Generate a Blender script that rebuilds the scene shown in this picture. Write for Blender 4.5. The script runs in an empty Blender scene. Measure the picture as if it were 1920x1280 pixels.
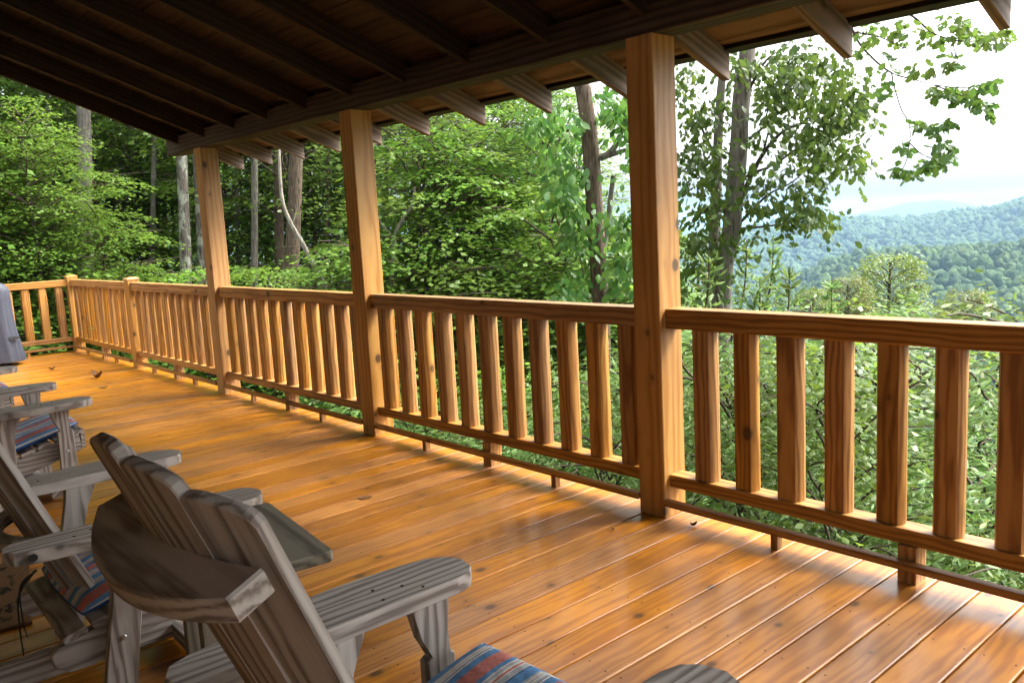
import bpy, math, random
import numpy as np
from mathutils import Vector, Matrix, noise as mnoise

R = math.radians
sc = bpy.context.scene
col = sc.collection
rng = np.random.default_rng(7)
rnd = random.Random(11)

# ------------------------------------------------------------------ camera
CAM = Vector((2.3311, -2.8993, 1.3514))
YAW, PITCH, ROLL, FPX = -0.8536, -0.1372, -0.0529, 1574.47
fw = Vector((math.sin(YAW) * math.cos(PITCH), math.cos(YAW) * math.cos(PITCH), math.sin(PITCH)))
r0 = Vector((math.cos(YAW), -math.sin(YAW), 0)); u0 = r0.cross(fw)
rt = r0 * math.cos(ROLL) + u0 * math.sin(ROLL)
up = -r0 * math.sin(ROLL) + u0 * math.cos(ROLL)
cd = bpy.data.cameras.new('camera'); co = bpy.data.objects.new('camera', cd); col.objects.link(co)
cd.sensor_width = 36; cd.lens = FPX / 1920 * 36; cd.clip_start = 0.02; cd.clip_end = 40000
co.matrix_world = Matrix(((rt.x, up.x, -fw.x, CAM.x), (rt.y, up.y, -fw.y, CAM.y), (rt.z, up.z, -fw.z, CAM.z), (0, 0, 0, 1)))
sc.camera = co

# ------------------------------------------------------------------ sky, sun, exposure
SUN_EL, SUN_AZ = 50.0, 24.0          # azimuth measured from +y towards +x
world = bpy.data.worlds.new('World'); sc.world = world; world.use_nodes = True
wn = world.node_tree; wn.nodes.clear()
sky = wn.nodes.new('ShaderNodeTexSky'); sky.sky_type = 'NISHITA'; sky.sun_disc = False
sky.sun_elevation = R(SUN_EL); sky.sun_rotation = R(SUN_AZ); sky.dust_density = 6.0; sky.air_density = 1.0
hs = wn.nodes.new('ShaderNodeHueSaturation'); hs.inputs['Saturation'].default_value = 0.14
bg = wn.nodes.new('ShaderNodeBackground'); bg.inputs['Strength'].default_value = 0.15
wo = wn.nodes.new('ShaderNodeOutputWorld')
wn.links.new(sky.outputs[0], hs.inputs['Color']); wn.links.new(hs.outputs[0], bg.inputs['Color'])
wn.links.new(bg.outputs[0], wo.inputs['Surface'])
sl = bpy.data.lights.new('sun', 'SUN'); sl.energy = 1.5; sl.angle = R(18); sl.color = (1, .95, .86)
so = bpy.data.objects.new('sun', sl); col.objects.link(so)
sd = Vector((math.sin(R(SUN_AZ)) * math.cos(R(SUN_EL)), math.cos(R(SUN_AZ)) * math.cos(R(SUN_EL)), math.sin(R(SUN_EL))))
so.rotation_euler = (-sd).to_track_quat('-Z', 'Y').to_euler()
sc.view_settings.view_transform = 'Standard'; sc.view_settings.look = 'None'
sc.view_settings.gamma = 1.0; sc.view_settings.use_curve_mapping = False
sc.view_settings.exposure = 2.32
sc.render.engine = 'CYCLES'
sc.cycles.use_denoising = True; sc.cycles.denoising_input_passes = 'RGB_ALBEDO_NORMAL'; sc.cycles.denoising_prefilter = 'ACCURATE'
sc.cycles.max_bounces = 10; sc.cycles.diffuse_bounces = 5; sc.cycles.transmission_bounces = 6
sc.cycles.volume_bounces = 0

# ------------------------------------------------------------------ helpers
def tag(o, label=None, cat=None, group=None, kind=None):
    if label: o['label'] = label
    if cat: o['category'] = cat
    if group: o['group'] = group
    if kind: o['kind'] = kind
    return o

def empty(name, loc=(0, 0, 0), rz=0.0):
    o = bpy.data.objects.new(name, None); col.objects.link(o)
    o.location = loc; o.rotation_euler = (0, 0, rz); o.empty_display_size = .1
    return o

def link(name, me, mat=None, parent=None, loc=None, M=None):
    if mat is not None and len(me.materials) == 0: me.materials.append(mat)
    o = bpy.data.objects.new(name, me); col.objects.link(o)
    if parent: o.parent = parent
    if M is not None: o.matrix_local = M
    elif loc is not None: o.location = loc
    return o

def mesh(name, v, f, smooth=False):
    me = bpy.data.meshes.new(name); me.from_pydata([tuple(x) for x in v], [], [tuple(x) for x in f])
    if smooth: me.polygons.foreach_set('use_smooth', [True] * len(me.polygons))
    me.update(); return me

def mesh_np(name, V, F, smooth=False):
    """V (n,3), F (m,k) arrays, all faces with k corners"""
    me = bpy.data.meshes.new(name); n, m, k = len(V), len(F), F.shape[1]
    me.vertices.add(n); me.vertices.foreach_set('co', np.asarray(V, np.float32).ravel())
    me.loops.add(m * k); me.loops.foreach_set('vertex_index', np.asarray(F, np.int32).ravel())
    me.polygons.add(m); me.polygons.foreach_set('loop_start', np.arange(0, m * k, k, dtype=np.int32))
    me.polygons.foreach_set('loop_total', np.full(m, k, np.int32))
    if smooth: me.polygons.foreach_set('use_smooth', np.ones(m, bool))
    me.update(calc_edges=True); me.validate(); return me

def at(u, v, d):
    """world point seen at photograph position (u,v) at horizontal distance d"""
    r = fw + rt * ((u - 960) / FPX) - up * ((v - 640) / FPX)
    return CAM + r * (d / math.hypot(r.x, r.y))

_bm = {}
def beam_mesh(L, w, h, b=.004, pl0=0.0, pl1=0.0):
    """board: local X along its length from 0 to L, chamfered long edges; pl0/pl1 slope the ends (dx per dz)"""
    key = (round(L, 3), round(w, 4), round(h, 4), round(b, 4), round(pl0, 3), round(pl1, 3))
    if key in _bm: return _bm[key]
    y, z = w / 2, h / 2; c = b * .3
    prof = [(-y + b, -z), (y - b, -z), (y - c, -z + c), (y, -z + b), (y, z - b), (y - c, z - c), (y - b, z),
            (-y + b, z), (-y + c, z - c), (-y, z - b), (-y, -z + b), (-y + c, -z + c)]
    n = len(prof)
    v = [(0 + pl0 * q, p, q) for p, q in prof] + [(L + pl1 * q, p, q) for p, q in prof]
    f = [(i, i + n, (i + 1) % n + n, (i + 1) % n) for i in range(n)]
    f += [tuple(range(n)), tuple(range(2 * n - 1, n - 1, -1))]
    f = [tuple(reversed(x)) for x in f]
    me = mesh('board', v, f)
    _bm[key] = me; return me

def frame(p0, p1, upv=(0, 0, 1)):
    p0 = Vector(p0); x = (Vector(p1) - p0).normalized(); uv = Vector(upv)
    y = uv.cross(x).normalized(); z = x.cross(y)
    return Matrix(((x.x, y.x, z.x, p0.x), (x.y, y.y, z.y, p0.y), (x.z, y.z, z.z, p0.z), (0, 0, 0, 1)))

def beam(name, p0, p1, w, h, mat, parent=None, upv=(0, 0, 1), b=.004, pl0=0., pl1=0.):
    """axis from p0 to p1 (in the parent's frame), width w across, height h along upv"""
    L = (Vector(p1) - Vector(p0)).length
    me = beam_mesh(L, w, h, b, pl0, pl1)
    if len(me.materials) and me.materials[0] != mat:
        me = me.copy(); me.materials.clear()
    return link(name, me, mat, parent, M=frame(p0, p1, upv))

def prism(pts, t, bev=.0):
    """2D outline pts in local XY, thickness t along Z (0..t), rim slightly rounded by bev"""
    n = len(pts); c = np.mean(np.array(pts), 0)
    def ring(z, s):
        out = []
        for i, (x, y) in enumerate(pts):
            if s:
                d = np.array((x, y)) - c; l = np.linalg.norm(d) + 1e-9
                x, y = np.array((x, y)) - d / l * s
            out.append((x, y, z))
        return out
    if bev:
        rings = [ring(0, bev), ring(bev, 0), ring(t - bev, 0), ring(t, bev)]
    else:
        rings = [ring(0, 0), ring(t, 0)]
    v = [p for r_ in rings for p in r_]; f = []
    for k in range(len(rings) - 1):
        for i in range(n):
            j = (i + 1) % n
            f.append((k * n + i, k * n + j, (k + 1) * n + j, (k + 1) * n + i))
    f.append(tuple(reversed(range(n)))); f.append(tuple(range((len(rings) - 1) * n, len(rings) * n)))
    return v, f

def tube_np(pts, rads, sides=8, wob=0.0, seed=0):
    rg = np.random.default_rng(seed)
    pts = np.array([list(p) for p in pts], float); n = len(pts)
    V = []
    a = np.linspace(0, 2 * np.pi, sides, endpoint=False)
    for i in range(n):
        t = pts[min(i + 1, n - 1)] - pts[max(i - 1, 0)]; t /= np.linalg.norm(t) + 1e-9
        ref = np.array((1., 0, 0)) if abs(t[0]) < .8 else np.array((0, 1., 0))
        e1 = np.cross(t, ref); e1 /= np.linalg.norm(e1); e2 = np.cross(t, e1)
        rr = rads[i] * (1 + wob * rg.uniform(-1, 1, sides))
        V.append(pts[i] + np.outer(np.cos(a) * rr, e1) + np.outer(np.sin(a) * rr, e2))
    V = np.concatenate(V); F = []
    for i in range(n - 1):
        for k in range(sides):
            k2 = (k + 1) % sides
            F.append((i * sides + k, i * sides + k2, (i + 1) * sides + k2, (i + 1) * sides + k))
    return V, np.array(F)

def join_np(parts):
    V, F, o = [], [], 0
    for v, f in parts:
        V.append(v); F.append(f + o); o += len(v)
    return np.concatenate(V), np.concatenate(F)

def smooth_path(pts, k=4):
    """Catmull-Rom through pts"""
    P = [Vector(p) for p in pts]; P = [P[0] * 2 - P[1]] + P + [P[-1] * 2 - P[-2]]; out = []
    for i in range(1, len(P) - 2):
        for j in range(k):
            t = j / k; a, b, c, d = P[i - 1:i + 3]
            out.append(.5 * ((2 * b) + (c - a) * t + (2 * a - 5 * b + 4 * c - d) * t * t + (3 * b - a - 3 * c + d) * t ** 3))
    out.append(P[-2]); return out

# ------------------------------------------------------------------ materials
class NT:
    def __init__(self, name):
        self.m = bpy.data.materials.new(name); self.m.use_nodes = True
        self.t = self.m.node_tree; self.t.nodes.clear()
        self.out = self.t.nodes.new('ShaderNodeOutputMaterial')
    def n(self, typ, ins=None, **kw):
        nd = self.t.nodes.new(typ)
        for k, v in kw.items(): setattr(nd, k, v)
        for k, v in (ins or {}).items():
            s = nd.inputs[k]
            if isinstance(v, bpy.types.NodeSocket): self.t.links.new(v, s)
            else: s.default_value = v
        return nd
    def math(self, op, a, b=0.0, c=None):
        ins = {0: a, 1: b}
        if c is not None: ins[2] = c
        return self.n('ShaderNodeMath', ins, operation=op).outputs[0]
    def vmath(self, op, a, b): return self.n('ShaderNodeVectorMath', {0: a, 1: b}, operation=op).outputs[0]
    def ramp(self, fac, stops, interp='LINEAR'):
        nd = self.n('ShaderNodeValToRGB', {'Fac': fac}); cr = nd.color_ramp; cr.interpolation = interp
        while len(cr.elements) < len(stops): cr.elements.new(.5)
        for e, (p, c) in zip(cr.elements, stops):
            e.position = p; e.color = (*c, 1) if len(c) == 3 else c
        return nd.outputs[0]
    def mix(self, fac, a, b, mode='MIX'):
        nd = self.n('ShaderNodeMix', data_type='RGBA', blend_type=mode)
        for s, v in ((nd.inputs[0], fac), (nd.inputs[6], a), (nd.inputs[7], b)):
            if isinstance(v, bpy.types.NodeSocket): self.t.links.new(v, s)
            else: s.default_value = (*v, 1) if isinstance(v, tuple) and len(v) == 3 else v
        return nd.outputs[2]
    def noise(self, vec, scale, detail=3, rough=.55, dist=0.0):
        return self.n('ShaderNodeTexNoise', {'Vector': vec, 'Scale': scale, 'Detail': detail, 'Roughness': rough, 'Distortion': dist}).outputs[0]
    def mapr(self, v, a, b, c=0., d=1.):
        return self.n('ShaderNodeMapRange', {'Value': v, 'From Min': a, 'From Max': b, 'To Min': c, 'To Max': d}).outputs[0]
    def bump(self, h, strength, dist=.01):
        return self.n('ShaderNodeBump', {'Height': h, 'Strength': strength, 'Distance': dist}).outputs[0]
    def finish(self, shader):
        self.t.links.new(shader, self.out.inputs['Surface']); return self.m

def wood(name, light, mid, dark, ring=34., dist=9., rough=(.4, .6), coat=0.0, coat_rough=.15, knots=.0, knot_scale=4.5,
         fibre=.5, bump=.25, patch=.35, vary=.25, patchcol=None, spec=.5, knot_sz=(.06, .045), knot_vec=(.75, 1., 1.), kdim='3D'):
    m = NT(name)
    tc = m.n('ShaderNodeTexCoord').outputs['Object']
    rn = m.n('ShaderNodeObjectInfo').outputs['Random']
    h1 = m.math('FRACT', m.math('MULTIPLY', rn, 7.31)); h2 = m.math('FRACT', m.math('MULTIPLY', rn, 23.77))
    h3 = m.math('FRACT', m.math('MULTIPLY', rn, 61.13))
    off = m.n('ShaderNodeCombineXYZ', {0: m.math('MULTIPLY', rn, 40.), 1: m.math('MULTIPLY_ADD', h1, .16, -.08), 2: m.math('MULTIPLY_ADD', h2, .09, .035)}).outputs[0]
    p = m.vmath('ADD', tc, off)
    pr = m.vmath('MULTIPLY', p, (.16, 1., 1.))
    wob = m.noise(m.vmath('MULTIPLY', p, (.9, 5., 5.)), 1.0, 2)
    pr2 = m.vmath('ADD', pr, m.n('ShaderNodeCombineXYZ', {0: 0., 1: m.math('MULTIPLY_ADD', wob, .05, -.025), 2: m.math('MULTIPLY_ADD', wob, .04, -.02)}).outputs[0])
    wv = m.n('ShaderNodeTexWave', {'Vector': pr2, 'Scale': ring, 'Distortion': dist, 'Detail': 2., 'Detail Scale': 1.6, 'Detail Roughness': .5},
             wave_type='RINGS', rings_direction='X', wave_profile='SIN').outputs['Fac']
    fib = m.noise(m.vmath('MULTIPLY', p, (5., 160., 160.)), 1.0, 3)
    fib2 = m.noise(m.vmath('MULTIPLY', p, (1.6, 38., 38.)), 1.0, 3)
    g = m.math('MULTIPLY_ADD', m.math('SUBTRACT', fib2, .5), .9 * fibre + .1, wv)
    g = m.math('MULTIPLY_ADD', m.math('SUBTRACT', fib, .5), fibre, g)
    c = m.ramp(g, [(0.05, light), (.55, mid), (1.0, dark)])
    pn = m.noise(m.vmath('MULTIPLY', p, (1.3, 5., 5.)), 1.0, 3)
    pc = patchcol or tuple(x * .62 for x in mid)
    c = m.mix(m.mapr(pn, .48, .72, 0., patch), c, pc)
    hgt = g
    if knots:
        vp = m.vmath('MULTIPLY', p, knot_vec)
        vo = m.n('ShaderNodeTexVoronoi', {'Vector': vp, 'Scale': knot_scale, 'Randomness': 1.}, voronoi_dimensions=kdim, feature='F1')
        kd = vo.outputs['Distance']
        sz = m.math('MULTIPLY_ADD', m.n('ShaderNodeSeparateColor', {0: vo.outputs['Color']}).outputs[0], *knot_sz)
        kn = m.math('SUBTRACT', kd, sz)
        halo = m.mapr(kn, .0, .12, 1., 0.)
        core = m.mapr(kn, -.03, .012, 1., 0.)
        rings = m.math('MULTIPLY_ADD', m.math('SINE', m.math('MULTIPLY', kd, 260.)), .5, .5)
        c = m.mix(m.math('MULTIPLY', halo, .55 * knots), c, tuple(x * .55 for x in mid))
        kc = m.mix(rings, tuple(x * .3 for x in mid), tuple(x * .12 for x in mid))
        c = m.mix(m.math('MULTIPLY', core, knots), c, kc)
    br = m.math('MULTIPLY_ADD', h3, vary, 1. - vary * .55)
    hv = m.n('ShaderNodeHueSaturation', {'Color': c, 'Value': br, 'Saturation': m.math('MULTIPLY_ADD', h1, .16, .92)}).outputs[0]
    rg_ = m.mapr(pn, .3, .7, rough[0], rough[1])
    b = m.bump(hgt, bump, .0015)
    ins = {'Base Color': hv, 'Roughness': rg_, 'Normal': b, 'Specular IOR Level': spec}
    if coat: ins.update({'Coat Weight': coat, 'Coat Roughness': coat_rough})
    return m.finish(m.n('ShaderNodeBsdfPrincipled', ins).outputs[0])

M = {}
M['deck'] = wood('deck_wood', (.40, .158, .010), (.35, .125, .007), (.27, .089, .005), ring=17, dist=5, rough=(.30, .46), coat=.18, coat_rough=.16, spec=.42,
                 knots=1., knot_scale=3.4, knot_sz=(.055, .012), knot_vec=(.7, 1., 1.), kdim='2D', fibre=.55, bump=.05, patch=.6, vary=.40, patchcol=(.19, .064, .007))
M['rail'] = wood('rail_wood', (.44, .225, .058), (.37, .172, .038), (.22, .086, .016), ring=13, dist=5, rough=(.4, .55), knots=1., knot_scale=5.5, knot_sz=(.07, .06), fibre=.6, bump=.15, patch=.5, vary=.38,
                 patchcol=(.19, .075, .016))
M['post'] = wood('post_wood', (.47, .255, .078), (.42, .212, .058), (.345, .155, .036), ring=9, dist=4, rough=(.45, .6), knots=1., knot_scale=6.5, knot_sz=(.08, .07), fibre=.6, bump=.15,
                 patch=.5, vary=.12, patchcol=(.27, .115, .028))
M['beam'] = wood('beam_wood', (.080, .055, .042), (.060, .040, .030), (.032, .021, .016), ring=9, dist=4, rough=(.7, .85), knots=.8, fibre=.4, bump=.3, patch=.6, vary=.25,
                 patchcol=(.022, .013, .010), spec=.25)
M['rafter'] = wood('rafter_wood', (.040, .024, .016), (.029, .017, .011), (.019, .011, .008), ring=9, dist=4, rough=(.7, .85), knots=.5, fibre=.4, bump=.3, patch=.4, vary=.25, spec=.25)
M['tail_lit'] = wood('rafter_tail_lit_wood', (.27, .20, .16), (.21, .15, .115), (.13, .09, .068), ring=9, dist=4, rough=(.7, .85), knots=.5, fibre=.5, bump=.3, patch=.5, vary=.25, spec=.25)  # paler copy of the rafter wood: daylight on the tails put into the colour
M['eave_lit'] = wood('eave_board_lit_wood', (.19, .115, .068), (.15, .086, .050), (.09, .05, .028), ring=9, dist=4, rough=(.7, .85), knots=.7, fibre=.4, bump=.2, patch=.4, vary=.3, spec=.25)  # paler copy of the sheathing wood: light under the overhang painted in
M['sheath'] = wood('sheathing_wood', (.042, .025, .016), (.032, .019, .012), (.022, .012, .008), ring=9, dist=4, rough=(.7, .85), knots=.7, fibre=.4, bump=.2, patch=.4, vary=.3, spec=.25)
M['grey'] = wood('weathered_wood', (.48, .435, .39), (.395, .35, .31), (.20, .165, .14), ring=14, dist=5, rough=(.65, .85), knots=.8, knot_scale=6., fibre=1.0, bump=.45, patch=.5, vary=.22,
                 patchcol=(.22, .185, .155), spec=.25)
M['greytable'] = wood('tabletop_wood', (.22, .195, .145), (.185, .162, .118), (.10, .086, .062), ring=10, dist=4, rough=(.6, .75), knots=.5, fibre=.7, bump=.3, patch=.3, vary=.1, spec=.3)
M['log'] = wood('log_wood', (.36, .22, .10), (.29, .165, .07), (.18, .09, .038), ring=10, dist=4, rough=(.5, .7), knots=.6, fibre=.4)

def plain(name, colr, rough=.6, metal=0., spec=.5, nscale=0., namp=.0, bump=0., bscale=40.):
    m = NT(name); tc = m.n('ShaderNodeTexCoord').outputs['Object']; c = (*colr, 1)
    ins = {'Roughness': rough, 'Metallic': metal, 'Specular IOR Level': spec}
    if nscale:
        f = m.noise(tc, nscale, 4)
        ins['Base Color'] = m.mix(f, tuple(x * (1 - namp) for x in colr), tuple(min(1, x * (1 + namp)) for x in colr))
    else: ins['Base Color'] = c
    if bump: ins['Normal'] = m.bump(m.noise(tc, bscale, 3), bump, .01)
    return m.finish(m.n('ShaderNodeBsdfPrincipled', ins).outputs[0])

M['metal_roof'] = plain('roof_metal', (.035, .028, .026), .6, .0, .4, 6, .3)
M['bolt'] = plain('bolt_steel', (.62, .62, .60), .35, 1.)
M['hole'] = plain('dark_plug', (.012, .01, .009), .8)
M['strap'] = plain('black_webbing', (.010, .010, .014), .7)
M['cover'] = plain('grill_cover_fabric', (.038, .042, .060), .62, 0, .4, 5, .18, .35, 60)
M['bluecloth'] = plain('blue_cloth', (.026, .085, .25), .85, 0, .2, 30, .25, .15, 300)
M['dryleaf'] = plain('dry_leaf', (.16, .075, .025), .7, 0, .3, 30, .4)
M['coir_edge'] = plain('coir', (.30, .16, .07), .95, 0, .1, 90, .35, .8, 250)

def coir():
    m = NT('coir_mat'); tc = m.n('ShaderNodeTexCoord').outputs['Object']
    fine = m.noise(tc, 220, 3)
    base = m.mix(fine, (.085, .043, .018), (.20, .112, .050))
    # printed dark motif: broken short dashes in bands
    sp = m.vmath('MULTIPLY', tc, (18., 42., 1.))
    br = m.noise(sp, 1.0, 2, .6)
    sep = m.n('ShaderNodeSeparateXYZ', {0: tc})
    band = m.n('ShaderNodeTexWave', {'Vector': tc, 'Scale': 2.2, 'Distortion': 5., 'Detail': 1., 'Detail Scale': 2.}, wave_type='BANDS', bands_direction='DIAGONAL').outputs['Fac']
    k = m.math('MULTIPLY', m.mapr(br, .46, .52), m.mapr(band, .35, .5))
    lim = m.math('MULTIPLY', m.mapr(m.math('ABSOLUTE', sep.outputs[0]), .32, .30), m.mapr(m.math('ABSOLUTE', sep.outputs[1]), .20, .18))
    c = m.mix(m.math('MULTIPLY', k, lim), base, (.02, .014, .01))
    return m.finish(m.n('ShaderNodeBsdfPrincipled', {'Base Color': c, 'Roughness': .95, 'Specular IOR Level': .1, 'Normal': m.bump(fine, .9, .01)}).outputs[0])
M['coir'] = coir()

def stripes():
    m = NT('striped_cloth'); tc = m.n('ShaderNodeTexCoord').outputs['Object']
    sx = m.n('ShaderNodeSeparateXYZ', {0: tc}).outputs[0]
    red, blue, cream, grey, navy = (.60, .21, .17), (.12, .29, .54), (.74, .69, .61), (.46, .48, .50), (.06, .12, .26)
    fr = m.math('FRACT', m.math('MULTIPLY_ADD', sx, 1 / .178, .30))
    st = [(0, blue), (.09, grey), (.125, cream), (.150, grey), (.175, cream), (.20, grey), (.235, navy), (.25, cream), (.275, blue), (.40, red), (.63, blue), (.70, cream), (.725, grey),
          (.77, cream), (.80, red), (.83, cream), (.85, grey), (.93, navy), (.95, blue)]
    c = m.ramp(fr, st, 'CONSTANT')
    wv = m.noise(m.vmath('MULTIPLY', tc, (300., 300., 300.)), 1., 2)
    c = m.mix(m.mapr(wv, .3, .7, 0, .18), c, (.10, .10, .11), 'MIX')
    return m.finish(m.n('ShaderNodeBsdfPrincipled', {'Base Color': c, 'Roughness': .9, 'Specular IOR Level': .15, 'Normal': m.bump(m.noise(tc, 25, 3), .5, .01)}).outputs[0])
M['stripe'] = stripes()

def leaf_mat(name, cols, trans=.38, rough=.42, spec=.4):
    m = NT(name)
    ri = m.n('ShaderNodeNewGeometry').outputs['Random Per Island']
    c = m.ramp(ri, [(i / (len(cols) - 1), k) for i, k in enumerate(cols)])
    ob = m.n('ShaderNodeObjectInfo').outputs['Random']
    c = m.n('ShaderNodeHueSaturation', {'Color': c, 'Hue': m.math('MULTIPLY_ADD', ob, .03, .485), 'Value': m.math('MULTIPLY_ADD', ob, .35, .82)}).outputs[0]
    pr = m.n('ShaderNodeBsdfPrincipled', {'Base Color': c, 'Roughness': rough, 'Specular IOR Level': spec}).outputs[0]
    tr = m.n('ShaderNodeBsdfTranslucent', {'Color': m.n('ShaderNodeHueSaturation', {'Color': c, 'Value': 1.5, 'Hue': .485}).outputs[0]}).outputs[0]
    mx = m.n('ShaderNodeMixShader', {0: trans, 1: pr, 2: tr})
    return m.finish(mx.outputs[0])
M['maple'] = leaf_mat('maple_leaf', [(.075, .150, .020), (.105, .20, .027), (.14, .245, .034), (.088, .175, .025)], .47)
M['beech'] = leaf_mat('beech_leaf', [(.065, .135, .022), (.095, .18, .028), (.125, .22, .034), (.075, .155, .026)], .48)
M['oak'] = leaf_mat('oak_leaf', [(.040, .092, .016), (.058, .122, .022), (.098, .17, .028), (.048, .105, .02)], .36, .45, .35)
M['vine'] = leaf_mat('vine_leaf', [(.048, .120, .024), (.068, .150, .028), (.10, .18, .034)], .38, .45, .35)
M['willow'] = leaf_mat('narrow_leaf', [(.075, .155, .034), (.105, .195, .042), (.14, .235, .058), (.095, .17, .045), (.16, .21, .04)], .36, .5, .3)
M['yellow'] = leaf_mat('yellow_leaf', [(.115, .165, .022), (.09, .15, .024), (.155, .19, .028), (.15, .165, .025)], .35)

def bark(name, a, b, lichen=None, lam=.5, vs=9.):
    m = NT(name); tc = m.n('ShaderNodeTexCoord').outputs['Object']
    p = m.vmath('MULTIPLY', tc, (1., 1., .16))
    vo = m.noise(p, vs * 4, 5, .65, .6)
    c = m.ramp(vo, [(.32, b), (.5, a), (.7, tuple(min(1, x * 1.5) for x in a))])
    if lichen:
        ln = m.noise(m.vmath('MULTIPLY', tc, (1., 1., .6)), 5.5, 4, .7)
        c = m.mix(m.mapr(ln, .5, .58, 0., lam), c, lichen)
    return m.finish(m.n('ShaderNodeBsdfPrincipled', {'Base Color': c, 'Roughness': .9, 'Specular IOR Level': .2, 'Normal': m.bump(vo, 1., .03)}).outputs[0])
M['bark_brown'] = bark('brown_bark', (.135, .100, .072), (.035, .025, .018))
M['bark_grey'] = bark('grey_bark', (.165, .145, .122), (.050, .042, .035), (.25, .25, .20), .5)
M['bark_lichen'] = bark('lichen_bark', (.13, .112, .092), (.040, .034, .028), (.34, .36, .29), .85)
M['bark_dark'] = bark('dark_bark', (.075, .060, .048), (.02, .016, .012))
M['bark_pale'] = bark('pale_bark', (.28, .25, .20), (.11, .09, .07), (.38, .37, .31), .6)
M['twig'] = plain('twig_bark', (.065, .045, .030), .9)

def ground_mat():
    m = NT('hill_ground'); tc = m.n('ShaderNodeTexCoord').outputs['Object']
    a = m.noise(tc, .9, 5); b = m.noise(tc, .02, 5, .65)
    near = m.mix(m.mapr(a, .35, .65), (.030, .055, .016), (.075, .060, .030))
    far = m.ramp(b, [(.3, (.022, .045, .016)), (.5, (.04, .07, .022)), (.7, (.06, .085, .028))])
    ln = m.n('ShaderNodeVectorMath', {0: tc}, operation='LENGTH').outputs['Value']
    c = m.mix(m.mapr(ln, 30., 90.), near, far)
    return m.finish(m.n('ShaderNodeBsdfPrincipled', {'Base Color': c, 'Roughness': .95, 'Specular IOR Level': .1, 'Normal': m.bump(m.noise(tc, .05, 6, .7), 1., 12.)}).outputs[0])
M['ground'] = ground_mat()

def canopy_mat(name, cols):
    m = NT(name); tc = m.n('ShaderNodeTexCoord').outputs['Object']
    ri = m.n('ShaderNodeNewGeometry').outputs['Random Per Island']
    c = m.ramp(ri, [(i / (len(cols) - 1), k) for i, k in enumerate(cols)])
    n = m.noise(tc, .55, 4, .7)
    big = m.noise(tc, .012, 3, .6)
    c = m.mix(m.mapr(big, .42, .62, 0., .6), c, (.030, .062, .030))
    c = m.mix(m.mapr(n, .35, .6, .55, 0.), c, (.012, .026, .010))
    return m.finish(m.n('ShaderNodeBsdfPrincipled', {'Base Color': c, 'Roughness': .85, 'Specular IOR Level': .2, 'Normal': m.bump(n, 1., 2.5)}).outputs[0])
M['canopy'] = canopy_mat('hillside_foliage', [(.045, .095, .022), (.065, .125, .028), (.09, .155, .034), (.05, .105, .028), (.11, .16, .036)])

# ------------------------------------------------------------------ ground and hills: one sheet to the horizon
AZN = [-180, -60, -45, -33, -30.4, -27.8, -23.5, -17.4, -8, 30, 180]
NEAR = [-.10, -.10, -.105, -.092, -.083, -.066, -.057, -.052, -.03, -.04, -.10]
AZM = [-180, -70, -45, -36.8, -33.7, -30.5, -27.8, -25.3, -23, -20.9, -19.3, -17.4, -12, 0, 30, 180]
MID = [-.04, -.04, -.035, -.028, -.024, -.019, -.016, -.018, -.019, -.016, -.014, -.005, .012, .015, 0, -.04]
AZ2 = [-180, -40, -30, -27.8, -25.3, -23.5, -21.8, -20.7, -19, -15, 0, 180]
MID2 = [-.02, -.016, -.012, -.010, -.005, .001, .0025, 0, -.009, -.012, -.01, -.02]
KD = np.array([0, 3, 6, 12, 30, 80, 200, 330, 480, 900, 1060, 1400, 2200, 2600, 3400, 5000, 5700, 8000, 8500, 9000.])
def height(x, y):
    x = np.asarray(x, float); y = np.asarray(y, float)
    dx, dy = x - CAM.x, y - CAM.y; d = np.hypot(dx, dy); az = np.degrees(np.arctan2(dx, dy))
    hn = 1.35 + 900 * np.interp(az, AZN, NEAR); hm = 1.35 + 2200 * np.interp(az, AZM, MID)
    h2 = 1.35 + 5000 * np.interp(az, AZ2, MID2)
    one = np.ones_like(d)
    left = np.clip((-az - 42) / 30, 0, 1) * (np.abs(az) < 130)   # forest flank on the left is less steep
    cols = [-2.1, -2.3, -3.0 + 1.2 * left, -5.6 + 3.4 * left, -13 + 9 * left, -32 + 22 * left, -62, -88, -84, hn, hn - 20, -132, hm, hm - 30, -150, h2, h2 - 60,
            -45.0, -80, -160.0]
    Z = np.stack([c * one for c in cols])
    out = np.zeros_like(d)
    i = np.clip(np.searchsorted(KD, d) - 1, 0, len(KD) - 2)
    k0, k1 = KD[i], KD[i + 1]; t = np.clip((d - k0) / (k1 - k0), 0, 1)
    idx = np.arange(d.size).reshape(d.shape)
    Zf = Z.reshape(len(KD), -1)
    tf = t.ravel(); tf = np.where(np.isin(KD[i].ravel(), [900, 1060]), tf, tf * tf * (3 - 2 * tf))
    out = (Zf[i.ravel(), idx.ravel()] * (1 - tf) + Zf[i.ravel() + 1, idx.ravel()] * tf).reshape(d.shape)
    w = np.clip((d - 120) / 600, 0, 1)
    out = out + w * (np.sin(x * .011 + 1.3) * np.cos(y * .013) * 6 + np.sin(x * .027) * np.sin(y * .023 + 2) * 3)
    return out
def gz(x, y): return float(height(np.array([x]), np.array([y]))[0])

nr, na = 120, 300
rr = np.concatenate([[0.01], np.geomspace(1.5, 9000, nr - 1)])
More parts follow.
